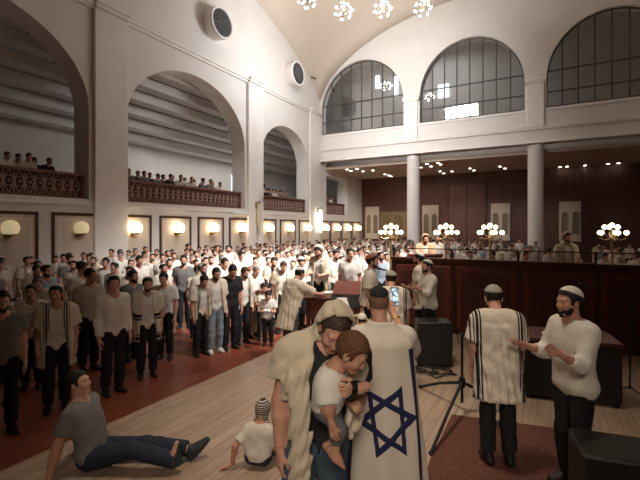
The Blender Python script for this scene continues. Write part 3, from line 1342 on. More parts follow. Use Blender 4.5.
    if bn:
        def fbn(P):
            d = cranium(P, .024)
            d = d + .0015 * np.sin(P[:, 2] * 420)
            y = np.clip((P[:, 1] + .03) / .10, 0, 1)
            line = -.045 + .085 * y
            ear = ell(P, (0, -.01, -.05), (.094, .05, .075))
            d = smin(np.maximum(d, line - P[:, 2]), np.maximum(ear, cap(P, (0, .0, -.3), (0, 0, .3), .06)*-1), .01)
            d = smin(d, cap(P, (0, -.03, .135), (0, -.032, .142), .014), .01)
            for s in (-1, 1):
                d = smin(d, cap(P, (s * .09, -.01, -.10), (s * .10, -.03, -.15), .012, .008), .01)
            return d
        v, f = field(fbn, (-.13, -.14, -.17), (.13, .12, .18), hh * .8)
        part('knit_cap', toW(v), f, [MATS[bn]])
    # shirt
    sh = p.get('shirt')
    off = p.get('shirtoff', .010)
    seed = p.get('seed', 0)
    if sh:
        sl = p.get('sleeve', .6)
        hem = p.get('hem', -.13)
        T = J['TL']

        def fs_(P):
            d, Q = torso(P, J, off)
            for n in 'RL':
                d = smin(d, limb_arm(P, J, n, off + (.004 if sl < 1 else 0), sl, .012 if sl < 1 else .006), .045)
            d = d + wob(P, p.get('foldamp', .004), 42, seed) * np.clip(1.2 - Q[:, 2], .3, 1)
            d = smax(d, hem - Q[:, 2], .01)
            d = smax(d, -cap(Q, (0, .02, T + .02), (0, .035, T + .15), .066 * J['sw'] / .185, .085), .008)
            return smax(d, Q[:, 2] - T - .06, .008)
        v, f = field(fs_, lo, hi, h)
        part('shirt', v, f, [MATS[sh]], label=p.get('shirtlabel'))
        if p.get('collar'):
            def fc(P):
                Q = (P - J['nb']) @ J['R']
                d = np.abs(np.linalg.norm(Q[:, :2] * A3(1, .9) - A3(0, .008), axis=1) - (.066 + .02 * (.03 - Q[:, 2]))) - .007
                d = np.maximum(d, np.abs(Q[:, 2] - .022 + .25 * np.maximum(Q[:, 1], 0)) - .026)
                return np.maximum(d, .03 - np.hypot(Q[:, 0], (Q[:, 1] - .1)))
            v, f = field(fc, J['nb'] - .14, J['nb'] + .14, .008)
            part('collar', v, f, [MATS[sh]], parent=parts.get('shirt'))
    tr = p.get('trousers')
    if tr:
        up = p.get('trlen', 1.93)

        def ft(P):
            d, Q = torso(P, J, p.get('troff', .002))
            d = np.maximum(d, Q[:, 2] - p.get('waist', .04))
            for n in 'RL':
                d = smin(d, limb_leg(P, J, n, p.get('legoff', .013), up, p.get('trflare', .022)), .04)
            return d + wob(P, .004, 28, seed + 1) * np.clip(1 - (Q[:, 2] + .25) * 3, .1, 1)
        v, f = field(ft, lo, hi, h)
        part('trousers', v, f, [MATS[tr]])
    so = p.get('shoes')
    if so:
        for n in 'RL':
            if n in p.get('barefoot', ''):
                continue
            a = J['an' + n]
            hh2 = min(h, .011)
            v, f = field(lambda P: smax(foot(P, J, n, .007), np.abs(0) + (P - a) @ np.array(J['an' + n] - J['kn' + n], np.float32) / np.linalg.norm(J['an' + n] - J['kn' + n]) * -1 - .03, .006),
                         a - .24, a + .24, hh2)
            part('shoe', v, f, [MATS[so]])
    # prayer shawl
    ta = p.get('tallit')
    if ta:
        T = J['TL']
        zl = p.get('tz', -.30)
        gap = p.get('tgap', .06)
        hood = p.get('hood', False)
        th = p.get('toff', .024)
        arm = p.get('tarm', .75)

        def fta(P):
            d, Q = torso(P, J, th)
            q = Q
            for n in p.get('tsides', 'RL'):
                d = smin(d, limb_arm(P, J, n, th + .002, arm, .025), .045)
            # hanging lengths
            zt = T * .80
            t = np.clip((zt - q[:, 2]) / (zt - zl), 0, 1)
            w = J['sw'] / .185
            a = (.205 + .03 * t) * w + (th - .03)
            b = (.155 + .05 * t) * w + (th - .03)
            k0 = np.sqrt((q[:, 0] / a) ** 2 + ((q[:, 1] - .0) / b) ** 2)
            ang = np.arctan2(q[:, 1], q[:, 0])
            dr = (k0 - 1) * .75 * np.minimum(a, b) + .011 * np.sin(ang * 17 + 2 * np.sin(q[:, 2] * 6) + seed) * (.3 + t)
            dr = np.maximum(dr, q[:, 2] - zt)
            d = smin(d, dr, .05)
            d = d + wob(P, p.get('tfold', .006), 40, seed)
            if hood:
                H = (P - J['hc']) @ J['Rh'] / hs
                hd = cranium(H, .034)
                hd = smin(hd, cap(H, (0, -.05, -.05), (0, -.07, -.20), .085, .13), .06)
                hd = hd + .004 * np.sin(H[:, 0] * 70 + 2 * np.sin(H[:, 2] * 30))
                hd = smax(hd, H[:, 1] - p.get('hoodf', .035) - .15 * H[:, 2], .02)
                d = smin(d, hd * hs, .05)
                d = np.maximum(d, -np.maximum(head_sdf(H, kid) - .017, -.09 - H[:, 2]) * hs)
            else:
                d = smax(d, -cap(q, (0, .03, T + .0), (0, .05, T + .16), .072 * w, .10), .02)
                d = smax(d, q[:, 2] - T - .085, .01)
            d = smax(d, zl - q[:, 2], .008)
            g = gap * (1 + 1.2 * np.clip((T * .85 - q[:, 2]) / T, 0, 1))
            d = smax(d, np.minimum(np.minimum(g - np.abs(q[:, 0]), q[:, 1] + .02), (T + .07 if hood else T + .5) - q[:, 2]), .012)
            if p.get('tcut'):
                d = p['tcut'](P, q, d)
            return d
        l2, h2 = bounds(joints, .26)
        v, f = field(fta, l2, h2, p.get('th_', h))
        part('prayer_shawl', v, f, [MATS[ta]])
    return J, parts


def person(label, p, loc=(0, 0, 0), rz=0, group=None, name='person', cat='person', scale=1.0, h=.016):
    root = thing(name, label, cat, loc, rz, group)
    root.scale = (scale,) * 3
    J, parts = figure(root, p, h)
    return root, J, parts


# fabrics
mat('white_shirt', (.72, .68, .62), .8, .05, 10, .2, 40)
mat('offwhite_shirt', (.60, .55, .48), .8, .06, 10, .2, 40)
mat('blue_shirt', (.35, .42, .52), .8, .06, 10, .2, 40)
mat('black_shirt', (.018, .018, .02), .85, .2, 10, .2, 40)
mat('grey_shirt', (.17, .165, .16), .85, .12, 10, .2, 40)
mat('toddler_tee', (.68, .64, .60), .85, .05, 14, .25, 50)
mat('black_trousers', (.014, .014, .016), .8, .2, 10, .2, 40)
mat('navy_trousers', (.02, .025, .045), .8, .2, 10, .2, 40)
mat('pale_jeans', (.20, .25, .29), .85, .2, 8, .25, 50)
mat('blue_jeans', (.06, .095, .13), .85, .25, 8, .25, 50)
mat('grey_trousers', (.10, .09, .08), .85, .1, 8, .2, 40)
mat('beige_trousers', (.33, .25, .17), .85, .1, 8, .2, 40)
mat('grey_leggings', (.12, .125, .14), .85, .15, 12, .2, 60)
mat('white_sneaker', (.55, .52, .48), .6, .08, 20)
mat('black_shoe', (.015, .013, .012), .4, .2, 20)
mat('brown_shoe', (.08, .04, .022), .45, .2, 20)
mat('teal_shoe', (.028, .04, .045), .7, .25, 30, .2, 60)
mat('shawl_plain', (.66, .58, .46), .9, .06, 9, .12, 50, sheen=.2)
mat('shawl_cream', (.58, .50, .38), .9, .07, 9, .15, 40, sheen=.2)
mat('shawl_peach', (.72, .42, .24), .85, .1, 9, .35, 50)
band_mat('shawl_black', (.66, .60, .51), (.02, .02, .025), [(.62, .66), (.68, .74), (.76, .78), (1.02, 1.05), (1.07, 1.12)], 'Z')
band_mat('shawl_side', (.66, .60, .50), (.03, .03, .04), [(.085, .097), (.108, .128), (.14, .148)], 'X', absx=True)
band_mat('shawl_arm', (.66, .60, .51), (.02, .02, .025), [(.17, .185), (.195, .22), (.232, .242), (.262, .275)], 'X', absx=True)
band_mat('shawl_blue', (.66, .62, .57), (.06, .08, .16), [(.70, .73), (.76, .79), (1.10, 1.13)], 'Z')
band_mat('striped_knit', (.50, .46, .40), (.03, .028, .03), [(a / 1000., a / 1000. + .009) for a in range(520, 760, 19)], 'Z')

# ------------------------------------------------------------------ furniture on the stage
SZ = .28
STAR_SIDE = 1
M_desk = mat('bimah_wood', (.085, .026, .017), .4, .25, 3, stretch=(6, 6, 1))
M_desk2 = mat('bimah_wood_red', (.14, .035, .024), .4, .2, 3, stretch=(6, 6, 1))
M_metal = mat('dark_metal', (.03, .028, .027), .4, .2, 20, metal=.6)
M_paper = mat('paper', (.78, .74, .68), .8, .04, 20)
M_book = mat('book_cover', (.06, .03, .03), .6, .2, 20)
M_rug = mat('red_rug', (.11, .042, .03), .95, .25, 25, .2, 80)
M_plastic = mat('cream_plastic', (.62, .47, .25), .4, .06, 10)
M_white = mat('white_plastic', (.75, .72, .68), .5, .05, 10)

# raised reading platform with panelled front
bx0, bx1, by0, by1, bz = -3.1, 4.6, 8.9, 12.9, .72
o = thing('bimah_platform', 'dark brown panelled reading platform in the middle of the stage', 'platform', (bx0, by0, SZ))
MB().box((0, 0, 0), (bx1 - bx0, by1 - by0, bz - SZ)).build('platform_base', M_desk, o, bevel=.02)
MB().box((0, 0, bz - SZ), (bx1 - bx0, .07, 1.5)).box((-.03, -.03, 1.5), (bx1 - bx0 + .03, .12, 1.56)).build('front_board', M_desk, o, bevel=.01)
for i in range(6):
    xa = .12 + i * 1.26
    q = MB().box((xa, -.035, .1), (xa + 1.16, 0, 1.4))
    f = q.build('front_panel', M_desk2, o, bevel=.015)
    MB().box((xa + .12, -.045, .22), (xa + 1.04, -.035, 1.28)).build('panel_field', M_desk, f, bevel=.01)
rp = MB()
for i in range(7):
    MB().box((i * 1.26 + .02, .01, 1.56), (i * 1.26 + .06, .05, 1.76)).build('railing_post', M_metal, o)
MB().box((0, .02, 1.745), (bx1 - bx0, .045, 1.765)).build('railing_bar', M_metal, o)

p = at_depth(423, 10.1, bz)
o = thing('lectern', 'dark red slanted reading lectern before the peach-shawled reader', 'lectern', p, R(29))
MB().box((-.3, -.2, 0), (.3, .2, .95)).build('lectern_body', M_desk2, o, bevel=.02)
MB().box((-.42, -.3, 0), (.42, .3, .05), 0, Matrix.Translation((0, 0, 1.02)) @ Matrix.Rotation(R(-16), 4, 'X')).build('lectern_top', M_desk2, o, bevel=.01)
MB().box((-.36, -.32, .94), (.36, -.28, 1.0)).build('lectern_ledge', M_desk, o)


def candelabrum(loc, h, label):
    o = thing('candelabrum', label, 'lamp', loc, 0, 'globe candelabra on the reading platform')
    MB().lathe([(.12, 0), (.12, .03), (.05, .06), (.022, .12), (.022, h - .3), (.04, h - .28), (.04, h - .24), (.018, h - .2), (.015, h - .02)], 12).build('candelabrum_pole', M_brass, o)
    for k in range(9):
        a = 2 * PI * k / 5 + (.6 if k > 4 else 0)
        up = k > 4
        rr, zz = (.13, h - .02) if up else (.25, h - .14)
        if k == 8:
            rr, zz = .001, h + .02
        e = Vector((rr * math.cos(a), rr * math.sin(a), zz))
        MB().tube([(0, 0, h - .26), (e.x * .6, e.y * .6, h - .30 + (.08 if up else 0)), (e.x, e.y, zz - .12), (e.x, e.y, zz - .06)], .011, 6).build('candelabrum_arm', M_brass, o)
        MB().ball(e, .05, 12).build('lamp_globe', M_globe, o)
    return o


for px, d, la in ((391, 9.9, 'cluster of glowing globes on a brass pole before the cream-and-olive niches'),
                  (446, 9.6, 'cluster of glowing globes on a brass pole beside the peach-shawled reader'),
                  (490, 9.3, 'cluster of glowing globes on a pole in front of the second white column'),
                  (612, 8.8, 'cluster of glowing globes on a pole at the dim end of the platform')):
    p = at_depth(px, d, bz if px > 395 else SZ)
    if px > 395:
        p.y = max(p.y, by0 + .3)
    candelabrum(p, 2.47 - p.z + .05, la)

# book table and slanted desk beside the red floor
p = at_depth(334, 8.2, SZ)
o = thing('book_table', 'dark wooden table of open books beside the stooping shawled man', 'table', p, R(20))
MB().box((-.55, -.35, .82), (.55, .35, .87)).build('tabletop', M_desk, o, bevel=.01)
MB().box((-.48, -.3, .45), (.48, -.27, .82)).box((-.48, .27, .45), (.48, .3, .82)).build('apron', M_desk2, o)
for sx in (-1, 1):
    for sy in (-1, 1):
        MB().box((sx * .46 - .04, sy * .28 - .04, 0), (sx * .46 + .04, sy * .28 + .04, .82)).build('leg', M_desk, o)


def open_book(loc, rz, label, w=.17, d=.24):
    o = thing('open_book', label, 'book', loc, rz, 'books on the book table')
    MB().box((-w - .005, -d / 2 - .005, 0), (w + .005, d / 2 + .005, .008)).build('book_cover', M_book, o)
    for s in (-1, 1):
        m = MB()
        n = 6
        vs, fs = [], []
        for i in range(n + 1):
            x = s * w * i / n
            z = .010 + .022 * math.sin(PI * min(1, (i / n) * .9 + .12))
            vs += [(x, -d / 2, z), (x, d / 2, z), (x, -d / 2, .008), (x, d / 2, .008)]
        for i in range(n):
            a = i * 4
            fs += [(a, a + 4, a + 5, a + 1), (a, a + 2, a + 6, a + 4), (a + 1, a + 5, a + 7, a + 3)]
        fs.append((n * 4, n * 4 + 2, n * 4 + 3, n * 4 + 1))
        m.add(vs, fs)
        m.build('page_block', M_paper, o)
    return o


T0 = Vector((p.x, p.y, SZ + .87))
open_book(T0 + Vector((-.38, -.12, 0)), R(10), 'open book at the shawled end of the book table')
open_book(T0 + Vector((-.18, .18, 0)), R(35), 'open book in the middle of the book table')
o = thing('desk_lectern', 'small dark red slanted desk standing on the book table', 'lectern', T0 + Vector((.26, .06, 0)), R(20))
MB().box((-.24, -.2, 0), (.24, .2, .05)).build('desk_base', M_desk2, o)
MB().box((-.26, -.26, 0), (.26, .26, .03), 0, Matrix.Translation((0, 0, .14)) @ Matrix.Rotation(R(22), 4, 'X')).build('desk_slope', M_desk2, o, bevel=.006)
p = at_depth(346, 7.2, SZ)
o = thing('music_stand', 'music stand with a white page just behind the bowed father', 'stand', p, R(40))
MB().tube([(0, 0, .25), (0, 0, .90)], .014, 8).build('stand_pole', M_metal, o)
for k in range(3):
    a = 2 * PI * k / 3
    MB().tube([(0, 0, .3), (.28 * math.cos(a), .28 * math.sin(a), .012)], .010, 6).build('leg', M_metal, o)
MB().box((-.24, -.17, 0), (.24, .17, .012), 0, Matrix.Translation((0, -.03, .92)) @ Matrix.Rotation(R(30), 4, 'X')).build('stand_desk', M_metal, o)
MB().box((-.15, -.12, .013), (.02, .1, .019), 0, Matrix.Translation((0, -.03, .92)) @ Matrix.Rotation(R(30), 4, 'X')).build('sheet', M_paper, o)

# black floor speaker, cables, stands
p = at_depth(433, 6.75, SZ)
o = thing('floor_speaker', 'black box loudspeaker on the boards near the musician', 'speaker', p, R(25))
MB().box((-.27, -.2, 0), (.27, .2, .70)).build('speaker_cabinet', M_black, o, bevel=.02)
MB().box((-.24, -.215, .05), (.24, -.2, .65)).build('speaker_grille', mat('black_cloth_grille', (.025, .022, .022), .9, .3, 60), o)
MB().box((-.08, -.02, .7), (.08, .02, .715)).build('carry_handle', M_metal, o)
cb = MB()
rnd = random.Random(5)
p = at_depth(430, 6.35, SZ + .012)
pts = []
for i in range(60):
    a = i * .42
    rr = .10 + .10 * rnd.random() + .08 * math.sin(i * .3)
    pts.append((p.x + 1.7 * rr * math.cos(a), p.y + rr * math.sin(a), SZ + .012 + .012 * (i % 3)))
cb.tube(pts, .010, 6)
tag(cb.build('audio_cable', M_black), 'tangled black cable on the boards before the floor speaker', 'cable')


def mic_stand(loc, rz, h, reach, label):
    o = thing('microphone_stand', label, 'stand', loc, rz, 'microphone stands on the stage')
    MB().tube([(0, 0, .1), (0, 0, h)], .011, 8).build('stand_pole', M_metal, o)
    for k in range(3):
        a = 2 * PI * k / 3 + .4
        MB().tube([(0, 0, .14), (.3 * math.cos(a), .3 * math.sin(a), .012)], .009, 6).build('leg', M_metal, o)
    MB().tube([(-reach * .3, 0, h - .05), (reach, 0, h + .12)], .008, 6).build('boom', M_metal, o)
    m = MB().lathe([(.012, -.1), (.016, .0), (.026, .02), (.028, .06), (.001, .085)], 12, Matrix.Translation((reach, 0, h + .12)) @ Matrix.Rotation(R(75), 4, 'Y'))
    m.build('microphone', M_black, o)
    return o


mic_stand(at_depth(405, 8.45, SZ), R(215), 1.25, .5, 'microphone stand with raised boom in front of the brown platform')
mic_stand(at_depth(456, 8.2, SZ), R(150), 1.2, .45, 'microphone stand behind the musician in the white shirt')
mic_stand(at_depth(630, 5.4, SZ), R(170), 1.3, .5, 'microphone stand at the dim end of the stage')

p = at_depth(462, 4.95, SZ)
o = thing('tripod_stand', 'black tripod stand with spread legs beside the flag wearer', 'stand', p)
MB().tube([(0, 0, .12), (0, 0, .95)], .016, 10).build('stand_pole', M_black, o)
MB().lathe([(.035, .30), (.04, .32), (.04, .40), (.03, .42)], 12).build('stand_collar', M_black, o)
for q in (at_height(420, 388, SZ), at_height(431, 455, SZ), at_height(512, 410, SZ)):
    q = q - p
    e = Vector((q.x, q.y, .018))
    lg = MB().tube([(0, 0, .36), e * .5 + Vector((0, 0, .20)), e], [.020, .018, .020], 8).build('leg', M_black, o)
    MB().ball(e, .026, 10).build('rubber_foot', M_black, lg)
# keyboard table at the right
p = at_depth(545, 5.6, SZ)
o = thing('keyboard_table', 'dark cloth-covered table of equipment behind the second musician', 'table', p, R(10))
MB().box((-.8, -.35, .74), (.8, .35, .79)).build('tabletop', M_desk, o, bevel=.01)
MB().box((-.78, -.34, .05), (.78, -.31, .74)).box((-.78, .31, .05), (.78, .34, .74)).build('table_skirt', M_black, o)
for sx in (-1, 1):
    for sy in (-1, 1):
        MB().box((sx * .74 - .03, sy * .27 - .03, 0), (sx * .74 + .03, sy * .27 + .03, .74)).build('leg', M_metal, o)
for i, (x, y, r) in enumerate(((-.5, .05, 10), (.1, .0, -12), (.5, .1, 30))):
    q = MB().box((-.11, -.15, 0), (.11, .15, .008 + .01 * i)).build('paper_stack', M_paper)
    q.location = Matrix.Rotation(R(10), 4, 'Z') @ Vector((x, y, .79)) + p
    q.rotation_euler.z = R(r)
    tag(q, ['white sheets at the near end of the equipment table', 'white sheets in the middle of the equipment table', 'thick white booklet at the far end of the equipment table'][i], 'paper', 'papers on the equipment table')
p = at_depth(622, 3.0, SZ)
o = thing('stage_amplifier', 'large black amplifier box in front of the second musician', 'speaker', p, R(10))
MB().box((-.3, -.22, 0), (.3, .22, .62)).build('amplifier_case', M_black, o, bevel=.02)
MB().box((-.27, -.235, .05), (.27, -.22, .46)).build('amplifier_grille', MATS['black_cloth_grille'], o)
MB().box((-.27, -.23, .49), (.27, -.22, .58)).build('control_panel', M_metal, o)

# red rug
q0 = [at_height(x, y, SZ) for x, y in ((452, 415), (430, 460), (425, 480), (640, 480), (640, 440))]
c0 = at_height(520, 450, SZ)
rm = MB()
n = len(q0)
vs = [(v.x, v.y, SZ + .008) for v in q0] + [(v.x, v.y, SZ) for v in q0]
rm.add(vs, [tuple(reversed(range(n))), tuple(range(n, 2 * n))] + [(i, (i + 1) % n, n + (i + 1) % n, n + i) for i in range(n)])
tag(rm.build('red_rug', M_rug), 'dull red rug on the boards beside the tripod stand', 'rug')

# cream plastic chair
p = at_depth(354, 6.2, SZ)
o = thing('plastic_chair', 'cream plastic chair half hidden behind the flag wearer', 'chair', p, R(29 + 160))
MB().box((-.21, -.2, .42), (.21, .22, .45)).build('seat', M_plastic, o, bevel=.012)
for sx in (-1, 1):
    for sy in (-1, 1):
        MB().tube([(sx * .18, sy * .17, .43), (sx * .22, sy * .22, .0)], [.022, .018], 8).build('leg', M_plastic, o)
bk = MB()
arc = [(-.2, -.22, .44)] + [(.2 * -math.cos(PI * j / 12), -.25, .64 + .2 * math.sin(PI * j / 12)) for j in range(13)] + [(.2, -.22, .44)]
bk.tube(arc, .024, 8)
bk.build('back_frame', M_plastic, o)
for x in (-.09, 0, .09):
    MB().box((x - .022, -.245, .44), (x + .022, -.232, .80)).build('back_slat', M_plastic, o)

# ------------------------------------------------------------------ people: the group in front
BASE = dict(hair='black', shirt='white_shirt', trousers='black_trousers', shoes='black_shoe')
AW, TO = R(29), R(209)          # facing away from / towards the viewpoint


def ctr(px, d, z=SZ):
    return at_depth(px, d, z)


# father: bowed head under the shawl, right arm hanging, left arm round the toddler
HERO_H = .010
def father_cut(P, q, d):
    d = smax(d, .06 + .20 * np.clip((q[:, 0] - .10) * 14, 0, 1) - q[:, 2], .015)
    # strip of cloth hanging in front of the right shoulder
    pts = [(.17, .02, .53), (.165, .15, .40), (.125, .20, .18), (.10, .21, -.05), (.095, .20, -.17)]
    for a, b in zip(pts, pts[1:]):
        e = cap(q * A3(1, 1.5, 1), A3(*a) * A3(1, 1.5, 1), A3(*b) * A3(1, 1.5, 1), .058, .058)
        e = e + .007 * np.sin(q[:, 0] * 150 + 3 * q[:, 2] * 8)
        d = smin(d, smax(e, -.18 - q[:, 2], .006), .02)
    fold = q[:, 0] * .75 + q[:, 2] * .55 - q[:, 1] * .3
    d = d + .009 * np.sin(fold * 62 + 2.2 * np.sin(q[:, 2] * 9 + q[:, 0] * 5)) * np.clip((.60 - q[:, 2]) * 6, .1, 1)
    return d


FP = dict(hair='shaved', hairth=.008, shirt='black_shirt', trousers='blue_jeans', shoes='black_shoe', skin='warm', hh=.005, hhair=.0055, hhand=.0042,
          lean=7, side=-6, hpitch=29, hyaw=2, hroll=-2, sw=.20, g=1.02, tl=.53, sleeve=.5,
          elR=(.20, -.05, -1), wrR=(.02, .10, -1), curlR=.35, hxR=(-.35, 1, 0),
          absL=1, curlL=.6, thumbL=.3, hxL=(0, .3, 1), lr=1.14,
          tallit='shawl_cream', hood=True, toff=.030, tarm=.50, hoodf=.012, tfold=.006, tz=.10, tgap=.085, tsides='R', tcut=father_cut, th_=.010, seed=2,
          legR=((.12, .10, .50), (.13, .02, .085)), legL=((-.11, -.05, .49), (-.11, -.20, .10)))
fp_loc = ctr(315, 2.50)
FR = TO + R(9)
FS = 1.03
MF = (Matrix.Translation(fp_loc) @ Matrix.Rotation(FR, 4, 'Z')).inverted()
loc_f = lambda v: tuple(c / FS for c in (MF @ v))
FP['elL'] = loc_f(at_depth(357, 2.52, py=399))
FP['wrL'] = loc_f(at_depth(360, 2.19, py=388))
a_, b_ = MF @ at_depth(360, 2.19, py=388), MF @ at_depth(338, 2.10, py=393)
FP['hdL'] = tuple(b_ - a_)
father, FJ, FPARTS = person('bowed man with cream prayer shawl over his head, carrying the toddler', FP, fp_loc, FR, scale=1.03, h=HERO_H)
# dark straps wound round the left forearm and hand
e, w = FJ['elL'], FJ['wrL']
M = aim(w - e, (0, 0, 1))
pts = []
for i in range(100):
    t = .12 + .86 * i / 99
    rr = .047 - .016 * t
    a = i * .50
    c = e + (w - e) * t
    v = c + M @ np.array([rr * math.cos(a), rr * math.sin(a), 0], np.float32)
    pts.append(tuple(float(x) for x in v))
hdv = np.array(FP['hdL']) / np.linalg.norm(FP['hdL'])
M = aim(hdv, (0, .3, 1))
for i in range(60):
    a = i * .5
    v = w + M @ np.array([.047 * math.cos(a), .024 * math.sin(a), .035 + .045 * i / 60], np.float32)
    pts.append(tuple(float(x) for x in v))
MB().tube(pts, .0055, 6).build('arm_strap', mat('black_leather', (.012, .011, .011), .45, .2, 30), father)
# fringes
fr = MB()
t_ = FJ['t']
for x, y, z in ((.06, .215, -.17), (.13, .20, -.17)):
    a = t_(x, y, z)
    for k in range(4):
        fr.tube([tuple(a + A3(.006 * k, 0, 0)), tuple(a + A3(.006 * k + .004, .01, -.12)), tuple(a + A3(.008 * k, .01, -.26))], .0025, 5)
fr.build('shawl_fringe', MATS['shawl_cream'], father)

# toddler on the father's arm
TP = dict(kid=.9, hs=.87, hip=(0, 0, .28), tl=.155, sw=.092, g=.56, hw=.055, ua=.095, fa=.085, lr=.50, fs=.58, handscale=.62, hh=.0055, hhair=.006, hhand=.005,
          hair='chestnut', curly=1, hairth=.015, shirt='toddler_tee', shirtoff=.008, sleeve=.8, hem=-.025, foldamp=.003, trousers='grey_leggings', trlen=1.75, trflare=.004, waist=.02,
          lean=10, hpitch=24, hyaw=-6, skin='tan', shoes=None, neck=.16,
          elR=(.25, .15, -1), wrR=(.05, .25, -1), curlR=.5, elL=(-.2, .2, -1), wrL=(.35, .8, -.5), curlL=.6,
          legoff=.006, legR=((.045, .07, .17), (.05, .05, .06)), legL=((-.045, .04, .15), (-.05, .01, .03)), ftR=(.2, 1, -.75), ftL=(-.1, 1, -.75))
tl_ = at_depth(328, 2.24, 1.255)
toddler, _, _ = person('toddler with brown hair in white tee held against the bowed man', TP, tl_, R(29 - 90 - 14), h=.009, cat='toddler')

# man wrapped in the flag, filming with a phone
GP = dict(hair='shorn', hairth=.005, kippah='black', kipsize=.062, shirt='offwhite_shirt', trousers='navy_trousers', shoes='black_shoe', skin='warm', hh=.005, hhair=.0055, hhand=.0045,
          lean=3, hpitch=6, sw=.20, g=1.05, sleeve=.9, lr=1.08, tl=.515, neck=.18,
          elR=(.275, .19, 1.25), wrR=(.165, .40, 1.50), absR=1, curlR=.75, thumbR=.9, hdR=(-.25, .45, 1), hxR=(-1, -.3, .2), elL=(-.2, .1, -1), wrL=(.5, .7, -.4), curlL=.5)
gp_loc = ctr(380, 3.05)
flagman, GJ, GPARTS = person('man seen from behind wrapped in a white flag with blue star, filming with a phone', GP, gp_loc, AW, h=.010, scale=.995)
# the flag worn as a cape: cross-sections around the back
M_flag = mat('flag_white', (.62, .56, .48), .85, .04, 8, .12, 60)
M_blue = mat('flag_blue', (.016, .020, .075), .8, .08, 10, .1, 60)
NS, NV = 96, 70


def cape(s, z):
    """s from -1 (left edge) to 1 (right edge) round the back; z height"""
    ang = s * R(128)
    top = 1.535
    t = min(1, max(0, (top - z) / (top - 1.36)))
    k = t * t * (3 - 2 * t)
    dn = max(0, (1.36 - z) / 1.2)
    a = .082 + (.228 - .082) * k ** .7 + .105 * dn
    b = .088 + (.165 - .088) * k + .05 * dn
    f = 1 + (.018 + .05 * dn) * math.sin(ang * 9 + 1.3 * math.sin(z * 3)) * k + .02 * math.sin(ang * 4 + z * 5) * k
    # superellipse outline, s = 0 straight behind
    sx, cy_ = math.sin(ang), -math.cos(ang)
    n = 2.5
    rr = (abs(sx) ** n + abs(cy_) ** n) ** (-1 / n)
    x = a * sx * rr * f + .008
    y = b * cy_ * rr * f - .012 - .01 * dn
    if s > .62:
        y += .0
    return Vector((x, y, z))


def cape_n(s, z):
    u = cape(s + .004, z) - cape(s - .004, z)
    v = cape(s, z + .004) - cape(s, z - .004)
    n = u.cross(v)
    return n.normalized()


ZT, ZB = 1.535, .14
vs = [cape(-1 + 2 * i / NS, ZT + (ZB - ZT) * j / NV) for j in range(NV + 1) for i in range(NS + 1)]
m = MB()
for j in range(NV):
    for i in range(NS):
        a = j * (NS + 1) + i
        s = abs(-1 + 2 * (i + .5) / NS)
        m.f.append((a, a + NS + 1, a + NS + 2, a + 1))
        zz = ZT + (ZB - ZT) * (j + .5) / NV
        m.m.append(1 if .36 < s < .49 and zz < 1.36 else 0)
m.v = vs
cp = m.build('flag_cape', [M_flag, M_blue], flagman, 60)
so = cp.modifiers.new('cloth', 'SOLIDIFY')
so.thickness = .006
so.offset = 0
# six-pointed star drawn from two interlaced triangles
def star_pt(px, py):
    z = .872 - (py - 421.5) / FPX * 3.0
    x = (px - 387) / FPX * 3.05
    return x, z


arc_s = [i / 400 for i in range(-240, 241)]
V6 = [star_pt(*q) for q in ((370.2, 391.1), (402.3, 387.9), (417.5, 418.6), (407.3, 454.4), (378.7, 455.3), (360.3, 420.9))]
sm_ = MB()


def s_of(x, z):
    """cape parameter of a point at sideways distance x along the cloth from the middle of the star"""
    sc = .0
    L, n, st = 0, 0, .004 * (1 if x > 0 else -1)
    p0 = cape(sc, z)
    while L < abs(x) * 1.04 and n < 200:
        sc += st
        p1 = cape(sc, z)
        L += (p1 - p0).length
        p0 = p1
        n += 1
    return sc


W2 = .018
for tri in ((0, 2, 4), (1, 3, 5)):
    P3 = [Vector(V6[i]) for i in tri]
    c3 = (P3[0] + P3[1] + P3[2]) / 3
    inn = [c3 + (p - c3) * (1 - 2 * W2 * 2 / ((p - c3).length)) for p in P3]
    for i in range(3):
        a, b, c, d = P3[i], P3[(i + 1) % 3], inn[(i + 1) % 3], inn[i]
        n, mm = 26, 4
        base = len(sm_.v)
        for k in range(n + 1):
            for l in range(mm + 1):
                o_ = a + (b - a) * (k / n)
                i_ = d + (c - d) * (k / n)
                q = o_ + (i_ - o_) * (l / mm)
                s = s_of(q.x, q.y)
                sm_.v.append(tuple(cape(s, q.y) + cape_n(s, q.y) * STAR_SIDE * .006))
        for k in range(n):
            for l in range(mm):
                e0 = base + k * (mm + 1) + l
                sm_.f.append((e0, e0 + 1, e0 + mm + 2, e0 + mm + 1))
                sm_.m.append(0)
so2 = sm_.build('star_emblem', M_blue, cp, 60)
so2['label'] = 'blue six-pointed star on the flag'
md = so2.modifiers.new('cloth', 'SOLIDIFY')
md.thickness = .003
md.offset = 0
# wristband and phone
wv = GJ['wrR'] - (GJ['wrR'] - GJ['elR']) * .16
M = aim(GJ['wrR'] - GJ['elR'], (1, 0, 0))
ring = [tuple(float(v) for v in wv + M @ np.array([.036 * math.cos(a), .033 * math.sin(a), .0], np.float32)) for a in [2 * PI * k / 24 for k in range(25)]]
MB().tube(ring, .007, 8).build('wristband', mat('gold_band', (.55, .34, .12), .35, .15, 20, metal=.7), flagman)
ph = at_depth(394.3, 3.50, py=296.5)
o = thing('smartphone', 'bright smartphone raised beside the black kippah of the flag wearer', 'phone', ph, AW + R(2))
MB().box((-.0375, -.004, -.077), (.0375, .005, .077)).build('phone_body', M_black, o, bevel=.004)
sc_m = bpy.data.materials.new('phone_screen_glow')
sc_m.use_nodes = True
nt = sc_m.node_tree
b = nt.nodes['Principled BSDF']
tc = nt.nodes.new('ShaderNodeTexCoord')
mp = nt.nodes.new('ShaderNodeMapping')
mp.inputs['Scale'].default_value = (45, 1, 38)
